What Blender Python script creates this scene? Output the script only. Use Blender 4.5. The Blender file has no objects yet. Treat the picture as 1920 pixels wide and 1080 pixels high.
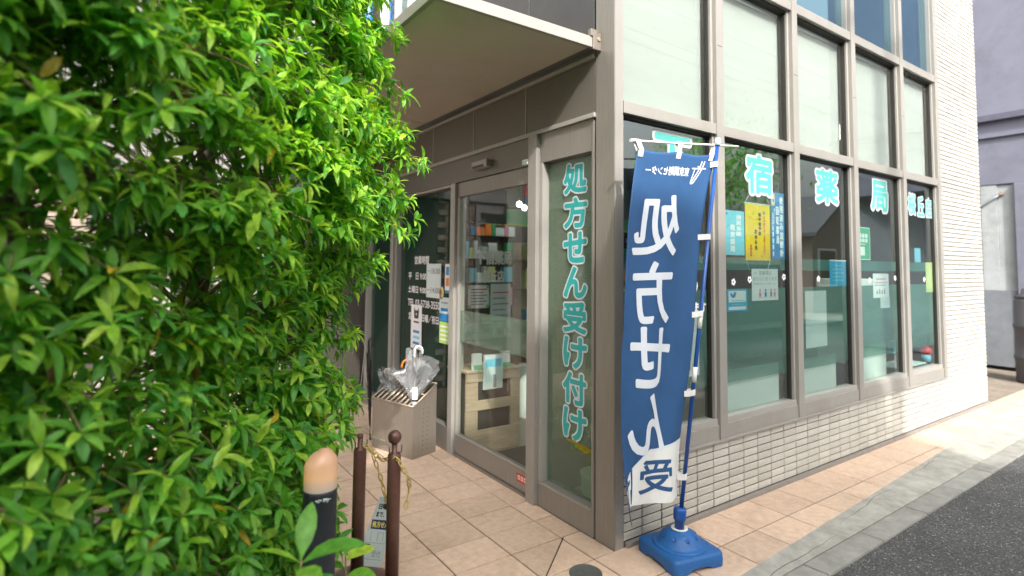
import bpy, bmesh, math, random
import numpy as np
from mathutils import Vector, Matrix, Euler

random.seed(7)
rng = np.random.default_rng(7)
SC = bpy.context.scene
COL = SC.collection
R_ = math.radians

# ------------------------------------------------------------------ camera, sky, sun, exposure
cam_d = bpy.data.cameras.new('camera')
cam = bpy.data.objects.new('camera', cam_d)
COL.objects.link(cam)
SC.camera = cam
CAM = Vector((-2.1017, -2.0939, 1.45))
yaw, pitch, roll = R_(34.626), R_(3.379), R_(0.584)
Fv = Vector((math.sin(yaw) * math.cos(pitch), math.cos(yaw) * math.cos(pitch), math.sin(pitch)))
Rv = Vector((math.cos(yaw), -math.sin(yaw), 0))
Uv = Rv.cross(Fv)
R2 = Rv * math.cos(roll) + Uv * math.sin(roll)
U2 = -Rv * math.sin(roll) + Uv * math.cos(roll)
M = Matrix((R2, U2, -Fv)).transposed().to_4x4()
M.translation = CAM
cam.matrix_world = M
cam_d.sensor_width = 36.0
cam_d.lens = 36.0 * 1038.6 / 1920.0
cam_d.shift_y = -(540.0 - 437.0) / 1920.0
cam_d.clip_start = 0.05
cam_d.clip_end = 400
cam_d.dof.use_dof = True
cam_d.dof.focus_distance = 2.9
cam_d.dof.aperture_fstop = 1.5

SUN = Vector((0.38, 1.0, -0.85)).normalized()          # the way the light travels
world = bpy.data.worlds.new('World')
SC.world = world
world.use_nodes = True
wn = world.node_tree
sky = wn.nodes.new('ShaderNodeTexSky')
sky.sky_type = 'NISHITA'
sky.sun_disc = False
sky.sun_elevation = math.asin(-SUN.z)
sky.sun_rotation = math.atan2(-SUN.x, -SUN.y)
sky.air_density = 2.4
sky.dust_density = 8.0
hsv = wn.nodes.new('ShaderNodeHueSaturation')          # hazy bright sky: less blue than a clear one
hsv.inputs['Saturation'].default_value = 0.12
wn.links.new(sky.outputs[0], hsv.inputs['Color'])
wn.links.new(hsv.outputs[0], wn.nodes['Background'].inputs[0])
wn.nodes['Background'].inputs[1].default_value = 0.15

sun_d = bpy.data.lights.new('sun', 'SUN')
sun_d.energy = 2.0
sun_d.angle = R_(1.0)
sun_d.color = (1.0, 0.96, 0.90)
sun = bpy.data.objects.new('sun', sun_d)
COL.objects.link(sun)
sun.rotation_euler = SUN.to_track_quat('-Z', 'Y').to_euler()

SC.view_settings.view_transform = 'Standard'
SC.view_settings.look = 'None'
SC.view_settings.gamma = 1.0
SC.view_settings.use_curve_mapping = False
SC.view_settings.exposure = 1.45
SC.render.engine = 'CYCLES'
SC.cycles.transparent_max_bounces = 32
SC.cycles.max_bounces = 10
SC.cycles.caustics_reflective = False
SC.cycles.caustics_refractive = False

# ------------------------------------------------------------------ materials
def newmat(name):
    m = bpy.data.materials.new(name)
    m.use_nodes = True
    nt = m.node_tree
    return m, nt, nt.nodes['Principled BSDF']

def N(nt, t, **kw):
    n = nt.nodes.new(t)
    for k, v in kw.items():
        if k in n.inputs.keys():
            n.inputs[k].default_value = v
        else:
            setattr(n, k, v)
    return n

def ramp(nt, src, stops):
    r = nt.nodes.new('ShaderNodeValToRGB')
    el = r.color_ramp.elements
    while len(el) < len(stops):
        el.new(0.5)
    for e, (p, c) in zip(el, stops):
        e.position = p
        e.color = (*c, 1) if len(c) == 3 else c
    nt.links.new(src, r.inputs[0])
    return r.outputs[0]

def c3(c, k):
    return tuple(min(1, x * k) for x in c)

def mat(name, col, rough=0.6, metal=0.0, var=0.12, scale=14, bump=0.0, bscale=120, rnd=0.0, spec=0.5, stretch=None, dirt=0.0):
    """Procedural surface: cloudy colour variation, fine grain relief, optional per-piece variation and grime."""
    m, nt, b = newmat(name)
    L = nt.links.new
    tc = N(nt, 'ShaderNodeTexCoord')
    geo = N(nt, 'ShaderNodeNewGeometry')
    mp = N(nt, 'ShaderNodeMapping')
    if stretch:
        mp.inputs['Scale'].default_value = stretch
    L(geo.outputs['Position'], mp.inputs[0])
    n1 = N(nt, 'ShaderNodeTexNoise', Scale=scale, Detail=6.0, Roughness=0.65)
    L(mp.outputs[0], n1.inputs['Vector'])
    col_out = ramp(nt, n1.outputs['Fac'], [(0.3, c3(col, 1 - var)), (0.7, c3(col, 1 + var))])
    if rnd > 0:
        oi = N(nt, 'ShaderNodeObjectInfo')
        ad = N(nt, 'ShaderNodeMath', operation='ADD')
        L(oi.outputs['Random'], ad.inputs[0]); L(geo.outputs['Random Per Island'], ad.inputs[1])
        fr = N(nt, 'ShaderNodeMath', operation='FRACT'); L(ad.outputs[0], fr.inputs[0])
        mr = N(nt, 'ShaderNodeMapRange'); L(fr.outputs[0], mr.inputs[0])
        mr.inputs['To Min'].default_value = 1 - rnd; mr.inputs['To Max'].default_value = 1 + rnd
        hs = N(nt, 'ShaderNodeHueSaturation'); L(col_out, hs.inputs['Color']); L(mr.outputs[0], hs.inputs['Value'])
        col_out = hs.outputs[0]
    if dirt > 0:
        n3 = N(nt, 'ShaderNodeTexNoise', Scale=3.1, Detail=8.0, Roughness=0.7)
        L(geo.outputs['Position'], n3.inputs['Vector'])
        f = ramp(nt, n3.outputs['Fac'], [(0.5, (0, 0, 0)), (0.75, (dirt, dirt, dirt))])
        mx = N(nt, 'ShaderNodeMixRGB', blend_type='MULTIPLY')
        L(f, mx.inputs[0]); L(col_out, mx.inputs[1]); mx.inputs[2].default_value = (0.45, 0.4, 0.33, 1)
        col_out = mx.outputs[0]
    L(col_out, b.inputs['Base Color'])
    b.inputs['Roughness'].default_value = rough
    b.inputs['Metallic'].default_value = metal
    b.inputs['Specular IOR Level'].default_value = spec
    if bump > 0:
        n2 = N(nt, 'ShaderNodeTexNoise', Scale=bscale, Detail=4.0)
        L(mp.outputs[0], n2.inputs['Vector'])
        bp = N(nt, 'ShaderNodeBump', Strength=bump, Distance=0.004)
        L(n2.outputs['Fac'], bp.inputs['Height'])
        L(bp.outputs[0], b.inputs['Normal'])
    return m

def glass_mat(name, tint=(0.86, 0.93, 0.90), ior=1.5, rough=0.0, boost=0.0, refl=(1, 1, 1)):
    m, nt, b = newmat(name)
    nt.nodes.remove(b)
    L = nt.links.new
    out = nt.nodes['Material Output']
    tr = N(nt, 'ShaderNodeBsdfTransparent', Color=(*tint, 1))
    gl = N(nt, 'ShaderNodeBsdfGlossy', Color=(*refl, 1), Roughness=rough)
    fr = N(nt, 'ShaderNodeFresnel', IOR=ior)
    ad = N(nt, 'ShaderNodeMath', operation='ADD'); ad.inputs[1].default_value = boost
    L(fr.outputs[0], ad.inputs[0])
    ge = N(nt, 'ShaderNodeNewGeometry')
    iv = N(nt, 'ShaderNodeMath', operation='SUBTRACT'); iv.inputs[0].default_value = 1.0
    L(ge.outputs['Backfacing'], iv.inputs[1])
    fm = N(nt, 'ShaderNodeMath', operation='MULTIPLY'); L(ad.outputs[0], fm.inputs[0]); L(iv.outputs[0], fm.inputs[1])
    mx = N(nt, 'ShaderNodeMixShader')
    L(fm.outputs[0], mx.inputs[0]); L(tr.outputs[0], mx.inputs[1]); L(gl.outputs[0], mx.inputs[2])
    L(mx.outputs[0], out.inputs[0])
    return m

def film_mat(name, col, alpha, z0=None, z1=None, a0=None, dots=True):
    """Frosted film: part see-through, part diffusing; optionally thins out towards z0 as printed dot films do."""
    m, nt, b = newmat(name)
    nt.nodes.remove(b)
    L = nt.links.new
    out = nt.nodes['Material Output']
    tr = N(nt, 'ShaderNodeBsdfTransparent', Color=(0.9, 0.97, 0.94, 1))
    geo = N(nt, 'ShaderNodeNewGeometry')
    no = N(nt, 'ShaderNodeTexNoise', Scale=260.0, Detail=3.0)
    L(geo.outputs['Position'], no.inputs['Vector'])
    cc = ramp(nt, no.outputs['Fac'], [(0.35, c3(col, 0.75)), (0.7, c3(col, 1.3))])
    df = N(nt, 'ShaderNodeBsdfDiffuse'); L(cc, df.inputs[0])
    tl = N(nt, 'ShaderNodeBsdfTranslucent'); L(cc, tl.inputs[0])
    m1 = N(nt, 'ShaderNodeMixShader'); m1.inputs[0].default_value = 0.45
    L(df.outputs[0], m1.inputs[1]); L(tl.outputs[0], m1.inputs[2])
    mx = N(nt, 'ShaderNodeMixShader')
    if z0 is not None:
        sp = N(nt, 'ShaderNodeSeparateXYZ'); L(geo.outputs['Position'], sp.inputs[0])
        mr = N(nt, 'ShaderNodeMapRange'); L(sp.outputs[2], mr.inputs[0])
        mr.inputs['From Min'].default_value = z0; mr.inputs['From Max'].default_value = z1
        mr.inputs['To Min'].default_value = a0; mr.inputs['To Max'].default_value = alpha
        L(mr.outputs[0], mx.inputs[0])
    else:
        mx.inputs[0].default_value = alpha
    L(tr.outputs[0], mx.inputs[1]); L(m1.outputs[0], mx.inputs[2])
    L(mx.outputs[0], out.inputs[0])
    return m

def leaf_mat(name, dark, light, trans):
    m, nt, b = newmat(name)
    L = nt.links.new
    out = nt.nodes['Material Output']
    geo = N(nt, 'ShaderNodeNewGeometry'); oi = N(nt, 'ShaderNodeObjectInfo')
    ad = N(nt, 'ShaderNodeMath', operation='ADD')
    L(oi.outputs['Random'], ad.inputs[0]); L(geo.outputs['Random Per Island'], ad.inputs[1])
    fr = N(nt, 'ShaderNodeMath', operation='FRACT'); L(ad.outputs[0], fr.inputs[0])
    col = ramp(nt, fr.outputs[0], [(0.0, dark), (0.6, c3(tuple((a + c) / 2 for a, c in zip(dark, light)), 1)), (1.0, light)])
    no = N(nt, 'ShaderNodeTexNoise', Scale=45.0, Detail=4.0); L(geo.outputs['Position'], no.inputs['Vector'])
    k = ramp(nt, no.outputs['Fac'], [(0.3, (0.75, 0.75, 0.75)), (0.7, (1.2, 1.2, 1.2))])
    mu = N(nt, 'ShaderNodeMixRGB', blend_type='MULTIPLY'); mu.inputs[0].default_value = 1
    L(col, mu.inputs[1]); L(k, mu.inputs[2])
    L(mu.outputs[0], b.inputs['Base Color'])
    b.inputs['Roughness'].default_value = 0.38
    b.inputs['Specular IOR Level'].default_value = 0.45
    tl = N(nt, 'ShaderNodeBsdfTranslucent')
    m2 = N(nt, 'ShaderNodeMixRGB', blend_type='MULTIPLY'); m2.inputs[0].default_value = 1
    L(mu.outputs[0], m2.inputs[1]); m2.inputs[2].default_value = (1.3, 1.42, 0.6, 1)
    L(m2.outputs[0], tl.inputs[0])
    mx = N(nt, 'ShaderNodeMixShader'); mx.inputs[0].default_value = trans
    L(b.outputs[0], mx.inputs[1]); L(tl.outputs[0], mx.inputs[2])
    L(mx.outputs[0], out.inputs[0])
    return m

def emit_mat(name, col, s):
    m, nt, b = newmat(name)
    b.inputs['Base Color'].default_value = (*col, 1)
    b.inputs['Emission Color'].default_value = (*col, 1)
    b.inputs['Emission Strength'].default_value = s
    return m

MT = {}
MT['alu'] = mat('champagne_aluminium', (0.33, 0.31, 0.285), 0.42, 0.25, 0.06, 5, 0.05, 300, stretch=(1, 1, 0.08), dirt=0.15)
MT['alu_light'] = mat('pale_aluminium', (0.38, 0.36, 0.33), 0.4, 0.2, 0.05, 5)
MT['alu_brown'] = mat('brushed_brown_metal', (0.27, 0.248, 0.22), 0.42, 0.35, 0.16, 30, 0.08, 200, stretch=(6, 6, 0.15))
MT['panel_dark'] = mat('dark_brown_panel', (0.165, 0.152, 0.13), 0.38, 0.3, 0.14, 220, 0.06, 400)
MT['soffit'] = mat('brown_soffit_sheet', (0.56, 0.505, 0.44), 0.6, 0.1, 0.12, 240, 0.06, 420, dirt=0.18)
MT['gasket'] = mat('dark_gasket', (0.03, 0.026, 0.022), 0.7)
MT['upper_panel'] = mat('grey_metal_panel', (0.085, 0.085, 0.085), 0.4, 0.3, 0.1, 8)
MT['tile_wall'] = mat('cream_wall_tile', (0.47, 0.45, 0.405), 0.55, 0, 0.09, 40, 0.9, 75, rnd=0.09, stretch=(1, 1, 2.2), dirt=0.22)
MT['grout'] = mat('dark_grout', (0.05, 0.042, 0.034), 0.9, 0, 0.2, 60)
MT['paver'] = mat('peach_floor_tile', (0.60, 0.435, 0.325), 0.42, 0, 0.14, 26, 0.12, 160, rnd=0.10, dirt=0.5)
MT['paver_grout'] = mat('brown_floor_grout', (0.035, 0.026, 0.02), 0.9, 0, 0.2, 60)
MT['mortar'] = mat('grey_mortar', (0.345, 0.335, 0.30), 0.9, 0, 0.22, 9, 0.5, 160, dirt=0.6)
MT['kerb'] = mat('grey_kerb_stone', (0.28, 0.272, 0.25), 0.85, 0, 0.2, 11, 0.45, 220, rnd=0.09, dirt=0.5)
MT['strip'] = mat('grey_base_strip', (0.22, 0.2, 0.18), 0.6, 0, 0.12, 18, 0.1, 150)
MT['white_paint'] = mat('white_board', (0.8, 0.8, 0.77), 0.5, 0, 0.04, 6)
MT['blind'] = mat('white_roller_blind', (0.385, 0.40, 0.382), 0.85, 0, 0.05, 2.2, 0.08, 400, stretch=(0.6, 1, 5))
MT['inside_wall'] = mat('cream_inner_wall', (0.34, 0.34, 0.30), 0.8, 0, 0.06, 4)
MT['inside_floor'] = mat('brown_inner_floor', (0.22, 0.16, 0.12), 0.35, 0, 0.15, 9)
MT['door_mat'] = mat('dark_door_mat', (0.05, 0.04, 0.035), 0.9, 0, 0.2, 80, 0.5, 300)
MT['wood'] = mat('pale_oak_board', (0.48, 0.36, 0.255), 0.5, 0, 0.16, 6, 0.08, 90, stretch=(1.2, 1.2, 14))
MT['dark_slot'] = mat('dark_recess', (0.05, 0.038, 0.03), 0.8)
MT['black'] = mat('black_plastic', (0.018, 0.018, 0.02), 0.4, 0, 0.15, 20)
MT['green_board'] = mat('green_fascia_board', (0.22, 0.5, 0.28), 0.6, 0, 0.1, 6)
MT['steel'] = mat('brushed_steel', (0.25, 0.215, 0.18), 0.42, 0.35, 0.1, 22, 0.06, 260, stretch=(5, 5, 0.3))
MT['steel_pale'] = mat('bright_steel_grid', (0.42, 0.35, 0.27), 0.35, 0.5, 0.1, 40)  # paler steel for the grid bars and small fittings
MT['hole'] = mat('punched_hole', (0.04, 0.035, 0.03), 0.9)
MT['post'] = mat('brown_painted_steel', (0.135, 0.062, 0.05), 0.36, 0.1, 0.16, 30, 0.1, 260, dirt=0.25)
MT['chain'] = mat('yellow_chain_plastic', (0.62, 0.45, 0.15), 0.45, 0, 0.12, 60)
MT['wire'] = mat('pale_wire', (0.5, 0.42, 0.32), 0.5)
MT['charcoal'] = mat('charcoal_textured_paint', (0.022, 0.026, 0.033), 0.5, 0.1, 0.3, 160, 0.5, 320)
MT['flag_blue'] = mat('blue_flag_cloth', (0.018, 0.078, 0.205), 0.75, 0, 0.10, 7, 0.12, 700)
MT['flag_white'] = mat('white_flag_print', (0.72, 0.72, 0.70), 0.8, 0, 0.04, 8, 0.1, 700)
MT['flag_letter'] = mat('pale_letter_print', (0.64, 0.68, 0.73), 0.8, 0, 0.03, 8)
MT['pole_blue'] = mat('blue_pole', (0.012, 0.075, 0.30), 0.3, 0, 0.1, 9)
MT['base_blue'] = mat('blue_moulded_plastic', (0.012, 0.105, 0.33), 0.5, 0, 0.16, 24, 0.12, 240, dirt=0.45)
MT['white_plastic'] = mat('white_plastic', (0.78, 0.77, 0.74), 0.35, 0, 0.04, 10)
MT['aqua'] = mat('aqua_letter_film', (0.085, 0.42, 0.38), 0.35, 0, 0.03, 4)
MT['teal'] = mat('teal_letter_film', (0.015, 0.36, 0.37), 0.35, 0, 0.04, 4)
MT['letter_edge'] = mat('white_letter_edge', (0.52, 0.53, 0.53), 0.35, 0, 0.02, 4)
MT['letter_edge2'] = mat('pale_letter_edge', (0.58, 0.66, 0.68), 0.35, 0, 0.02, 4)
MT['paper'] = mat('white_paper', (0.8, 0.79, 0.8), 0.7, 0, 0.03, 9)
MT['paper_grey'] = mat('pale_grey_paper', (0.62, 0.70, 0.70), 0.7, 0, 0.04, 7)
MT['p_lightblue'] = mat('light_blue_paper', (0.22, 0.58, 0.76), 0.5, 0, 0.04, 7)
MT['p_blue'] = mat('blue_paper', (0.016, 0.22, 0.52), 0.5, 0, 0.05, 7)
MT['p_cyan'] = mat('cyan_paper', (0.04, 0.40, 0.68), 0.5, 0, 0.05, 7)
MT['p_yellow'] = mat('yellow_banner_cloth', (0.86, 0.55, 0.015), 0.7, 0, 0.06, 7, 0.15, 600)
MT['p_green'] = mat('green_paper', (0.02, 0.36, 0.17), 0.5, 0, 0.05, 7)
MT['p_note'] = mat('pale_yellow_note', (0.70, 0.72, 0.30), 0.7, 0, 0.05, 7)
MT['p_lime'] = mat('lime_paper', (0.42, 0.62, 0.14), 0.6, 0, 0.05, 7)
MT['ink'] = mat('dark_ink', (0.03, 0.03, 0.04), 0.6)
MT['ink_grey'] = mat('grey_ink', (0.25, 0.25, 0.27), 0.6)
MT['ink_red'] = mat('red_ink', (0.62, 0.03, 0.03), 0.6)
MT['ink_blue'] = mat('blue_ink', (0.02, 0.2, 0.5), 0.6)
MT['ink_navy'] = mat('navy_ink', (0.02, 0.04, 0.16), 0.6)
MT['ink_yellow'] = mat('yellow_ink', (0.8, 0.65, 0.12), 0.6)
MT['ink_pink'] = mat('pink_ink', (0.7, 0.25, 0.4), 0.6)
MT['orange'] = mat('orange_plastic', (0.8, 0.22, 0.03), 0.4)
MT['red'] = mat('red_plastic', (0.7, 0.02, 0.02), 0.5)
MT['glass'] = glass_mat('window_glass', (0.84, 0.91, 0.885), 1.65, 0.0, 0.14, (0.86, 0.96, 1.0))  # reflection colour tinted slightly blue to stand for a bluer sky
MT['glass_clear'] = glass_mat('clear_glass', (0.92, 0.945, 0.93), 1.42)
MT['glass_sky'] = glass_mat('sky_tinted_glass', (0.40, 0.60, 0.68), 1.6, 0.0, 0.42, (0.50, 0.80, 0.98))  # blue of a sky reflection put into the pane's own colours
MT['glass_door'] = glass_mat('door_glass', (0.93, 0.96, 0.94), 1.45)
MT['film_teal'] = film_mat('teal_frosted_film', (0.19, 0.37, 0.325), 0.80, 0.72, 1.05, 0.28)
MT['film_band'] = film_mat('teal_band_film', (0.15, 0.34, 0.31), 0.85)
MT['film_grey'] = film_mat('grey_green_frosted_film', (0.32, 0.38, 0.30), 0.74, 0.35, 0.80, 0.30)
MT['film_door'] = film_mat('pale_frosted_band', (0.42, 0.5, 0.42), 0.35)
MT['film_dark'] = film_mat('dark_green_backing_film', (0.03, 0.075, 0.06), 0.92)
def clear_plastic():
    m, nt, b = newmat('clear_umbrella_plastic')
    nt.nodes.remove(b)
    L = nt.links.new
    tr = N(nt, 'ShaderNodeBsdfTransparent', Color=(0.9, 0.91, 0.92, 1))
    df = N(nt, 'ShaderNodeBsdfDiffuse', Color=(0.75, 0.77, 0.79, 1))
    gl = N(nt, 'ShaderNodeBsdfGlossy', Roughness=0.12)
    a = N(nt, 'ShaderNodeMixShader'); a.inputs[0].default_value = 0.2
    L(tr.outputs[0], a.inputs[1]); L(df.outputs[0], a.inputs[2])
    f = N(nt, 'ShaderNodeLayerWeight', Blend=0.25)
    c = N(nt, 'ShaderNodeMixShader')
    L(f.outputs['Fresnel'], c.inputs[0]); L(a.outputs[0], c.inputs[1]); L(gl.outputs[0], c.inputs[2])
    L(c.outputs[0], nt.nodes['Material Output'].inputs[0])
    return m
MT['clear'] = clear_plastic()
MT['leaf_old'] = leaf_mat('mature_leaf', (0.058, 0.24, 0.05), (0.17, 0.46, 0.07), 0.38)
MT['leaf_mid'] = leaf_mat('green_leaf', (0.12, 0.37, 0.05), (0.28, 0.58, 0.07), 0.48)
MT['leaf_new'] = leaf_mat('young_leaf', (0.28, 0.56, 0.05), (0.52, 0.72, 0.09), 0.45)
MT['leaf_yellow'] = leaf_mat('yellow_leaf', (0.5, 0.42, 0.02), (0.62, 0.42, 0.03), 0.3)
MT['leaf_brown'] = leaf_mat('dry_leaf', (0.16, 0.09, 0.03), (0.26, 0.15, 0.05), 0.2)
MT['bark'] = mat('grey_brown_bark', (0.27, 0.225, 0.18), 0.9, 0, 0.35, 40, 0.8, 90, stretch=(1, 1, 0.25))
MT['twig'] = mat('twig_bark', (0.26, 0.19, 0.10), 0.8, 0, 0.3, 60)
MT['soil'] = mat('brown_soil', (0.12, 0.085, 0.06), 0.95, 0, 0.35, 14, 0.8, 60)
MT['dirt_yard'] = mat('brown_yard_ground', (0.2, 0.165, 0.13), 0.95, 0, 0.3, 5, 0.6, 60)
MT['wing_tile'] = mat('white_wing_tile', (0.20, 0.19, 0.18), 0.6, 0, 0.06, 20, 0.3, 90, rnd=0.07)
MT['wing_brick'] = mat('beige_brick', (0.26, 0.21, 0.165), 0.8, 0, 0.15, 20, 0.4, 120, rnd=0.15)
MT['wing_grey'] = mat('grey_panel', (0.24, 0.23, 0.225), 0.7, 0, 0.08, 5)
MT['pipe_blue'] = mat('blue_pipe', (0.01, 0.17, 0.55), 0.35)
MT['lavender'] = mat('lavender_render', (0.20, 0.205, 0.265), 0.9, 0, 0.09, 2.2, 0.2, 60, dirt=0.3)
MT['lavender_dk'] = mat('dark_lavender_ledge', (0.12, 0.12, 0.17), 0.8)
MT['shed_wall'] = mat('pale_corrugated_wall', (0.42, 0.45, 0.46), 0.7, 0, 0.12, 3, dirt=0.6)
MT['shed_dark'] = mat('grey_block_wall', (0.22, 0.24, 0.265), 0.9, 0, 0.15, 5, 0.3, 60)
MT['tank'] = mat('grey_tank_plastic', (0.115, 0.11, 0.125), 0.5, 0, 0.12, 9)
MT['house_wall'] = mat('grey_house_siding', (0.26, 0.25, 0.25), 0.8, 0, 0.08, 3)
MT['house_wall2'] = mat('brown_house_siding', (0.2, 0.15, 0.125), 0.8, 0, 0.08, 3)
MT['roof'] = mat('slate_roof', (0.07, 0.07, 0.08), 0.7, 0, 0.15, 20)
MT['block'] = mat('concrete_block', (0.3, 0.29, 0.275), 0.9, 0, 0.12, 12, 0.3, 90)
MT['conc_pole'] = mat('concrete_pole', (0.36, 0.35, 0.33), 0.85, 0, 0.1, 9)
MT['drain'] = mat('grey_drain_cover', (0.11, 0.115, 0.11), 0.6, 0.3, 0.15, 40, 0.2, 200)
MT['pot'] = mat('cream_pot', (0.55, 0.55, 0.47), 0.5, 0, 0.06, 12)
MT['amber'] = None

def asphalt():
    m, nt, b = newmat('asphalt')
    L = nt.links.new
    geo = N(nt, 'ShaderNodeNewGeometry')
    vo = N(nt, 'ShaderNodeTexVoronoi', Scale=150.0); L(geo.outputs['Position'], vo.inputs['Vector'])
    base = ramp(nt, vo.outputs['Color'], [(0.0, (0.028, 0.0275, 0.028)), (0.60, (0.070, 0.069, 0.069)), (0.84, (0.14, 0.138, 0.135)), (0.95, (0.46, 0.44, 0.41))])
    n = N(nt, 'ShaderNodeTexNoise', Scale=1.4, Detail=7.0, Roughness=0.7); L(geo.outputs['Position'], n.inputs['Vector'])
    k = ramp(nt, n.outputs['Fac'], [(0.3, (0.7, 0.7, 0.72)), (0.7, (1.25, 1.24, 1.22))])
    mu = N(nt, 'ShaderNodeMixRGB', blend_type='MULTIPLY'); mu.inputs[0].default_value = 1
    L(base, mu.inputs[1]); L(k, mu.inputs[2]); L(mu.outputs[0], b.inputs['Base Color'])
    b.inputs['Roughness'].default_value = 0.8
    bp = N(nt, 'ShaderNodeBump', Strength=0.9, Distance=0.004); L(vo.outputs['Distance'], bp.inputs['Height'])
    L(bp.outputs[0], b.inputs['Normal'])
    return m
MT['asphalt'] = asphalt()

# ------------------------------------------------------------------ mesh helpers
class MB:
    def __init__(s):
        s.v, s.f, s.mi, s.mats = [], [], [], []
        s.smooth = []
    def _m(s, m):
        if m not in s.mats:
            s.mats.append(m)
        return s.mats.index(m)
    def add(s, vs, fs, m, smooth=False):
        o = len(s.v); i = s._m(m)
        s.v += [tuple(p) for p in vs]
        for f in fs:
            s.f.append(tuple(o + k for k in f)); s.mi.append(i); s.smooth.append(smooth)
        return s
    def box(s, x0, y0, z0, x1, y1, z1, m):
        x0, x1 = min(x0, x1), max(x0, x1); y0, y1 = min(y0, y1), max(y0, y1); z0, z1 = min(z0, z1), max(z0, z1)
        vs = [(x0, y0, z0), (x1, y0, z0), (x1, y1, z0), (x0, y1, z0), (x0, y0, z1), (x1, y0, z1), (x1, y1, z1), (x0, y1, z1)]
        return s.add(vs, [(3, 2, 1, 0), (4, 5, 6, 7), (0, 1, 5, 4), (1, 2, 6, 5), (2, 3, 7, 6), (3, 0, 4, 7)], m)
    def tube(s, pts, r, m, n=8, cap=True, r1=None):
        pts = [Vector(p) for p in pts]
        k = len(pts)
        vs, fs = [], []
        ref = None
        for i, p in enumerate(pts):
            d = (pts[min(i + 1, k - 1)] - pts[max(i - 1, 0)])
            d = d.normalized() if d.length > 1e-9 else Vector((0, 0, 1))
            if ref is None:
                ref = Vector((1, 0, 0)) if abs(d.x) < 0.8 else Vector((0, 1, 0))
            a = (ref - d * ref.dot(d)).normalized(); ref = a
            b = d.cross(a)
            rr = r if r1 is None else r + (r1 - r) * i / (k - 1)
            if isinstance(r, (list, tuple)):
                rr = r[i]
            for j in range(n):
                t = 2 * math.pi * j / n
                vs.append(p + a * (rr * math.cos(t)) + b * (rr * math.sin(t)))
        for i in range(k - 1):
            for j in range(n):
                j2 = (j + 1) % n
                fs.append((i * n + j, i * n + j2, (i + 1) * n + j2, (i + 1) * n + j))
        s.add(vs, fs, m, True)
        if cap:
            o = len(s.v) - len(vs); mi = s._m(m)
            s.f.append(tuple(o + j for j in reversed(range(n)))); s.mi.append(mi); s.smooth.append(False)
            s.f.append(tuple(o + (k - 1) * n + j for j in range(n))); s.mi.append(mi); s.smooth.append(False)
        return s
    def lathe(s, prof, m, n=24, c=(0, 0, 0), sq=None):
        vs, fs = [], []
        for (r, z) in prof:
            for j in range(n):
                t = 2 * math.pi * j / n
                vs.append((c[0] + r * math.cos(t), c[1] + r * math.sin(t), c[2] + z))
        for i in range(len(prof) - 1):
            for j in range(n):
                j2 = (j + 1) % n
                fs.append((i * n + j, i * n + j2, (i + 1) * n + j2, (i + 1) * n + j))
        fs.append(tuple(reversed(range(n)))); fs.append(tuple((len(prof) - 1) * n + j for j in range(n)))
        return s.add(vs, fs, m, True)
    def build(s, name, parent=None, bevel=0, loc=None):
        me = bpy.data.meshes.new(name)
        me.from_pydata(s.v, [], s.f)
        for m in s.mats:
            me.materials.append(m)
        me.polygons.foreach_set('material_index', s.mi)
        me.polygons.foreach_set('use_smooth', s.smooth)
        me.update()
        o = bpy.data.objects.new(name, me)
        COL.objects.link(o)
        if parent is not None:
            o.parent = parent
        if loc is not None:
            o.location = loc
        if bevel:
            b = o.modifiers.new('soft_edge', 'BEVEL'); b.width = bevel; b.segments = 2; b.limit_method = 'ANGLE'
        return o

def tag(o, label, cat, group=None):
    o['label'] = label; o['category'] = cat
    if group:
        o['group'] = group
    return o

def thing(name, label, cat, loc=(0, 0, 0), group=None, rz=0):
    o = bpy.data.objects.new(name, None)
    COL.objects.link(o)
    o.empty_display_size = 0.1
    o.location = loc
    o.rotation_euler = (0, 0, rz)
    return tag(o, label, cat, group)

def struct(o, kind='structure'):
    o['kind'] = kind
    return o

def copyobj(o, name=None, parent=None, loc=None, rot=None):
    c = o.copy(); COL.objects.link(c)
    if parent is not None: c.parent = parent
    if loc is not None: c.location = loc
    if rot is not None: c.rotation_euler = rot
    return c

# ------------------------------------------------------------------ lettering
_tc = {}
def text2d(s):
    """Filled outline of a string from Blender's own font, as 2-D vertices in em units and faces."""
    if s in _tc:
        return _tc[s]
    cu = bpy.data.curves.new('lettering', 'FONT')
    cu.body = s; cu.size = 1.0; cu.resolution_u = 4
    o = bpy.data.objects.new('lettering', cu)
    COL.objects.link(o)
    dg = bpy.context.evaluated_depsgraph_get()
    me = bpy.data.meshes.new_from_object(o.evaluated_get(dg))
    v = np.array([(p.co.x, p.co.y) for p in me.vertices]).reshape(-1, 2)
    f = [tuple(p.vertices) for p in me.polygons]
    COL.objects.unlink(o)
    bpy.data.objects.remove(o); bpy.data.curves.remove(cu); bpy.data.meshes.remove(me)
    _tc[s] = (v, f)
    return v, f

class Frame:
    """A flat sheet standing in the scene: origin at its lower left as seen by its reader, right, up and outward vectors."""
    def __init__(s, O, r, u, n):
        s.O, s.r, s.u, s.n = Vector(O), Vector(r), Vector(u), Vector(n)
    def pt(s, a, b, d=0.0):
        return s.O + s.r * a + s.u * b + s.n * d

def fr_street(x0, z0, y):
    return Frame((x0, y, z0), (1, 0, 0), (0, 0, 1), (0, -1, 0))
def fr_entry(y0, z0, x):
    return Frame((x, y0, z0), (0, -1, 0), (0, 0, 1), (-1, 0, 0))

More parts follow.
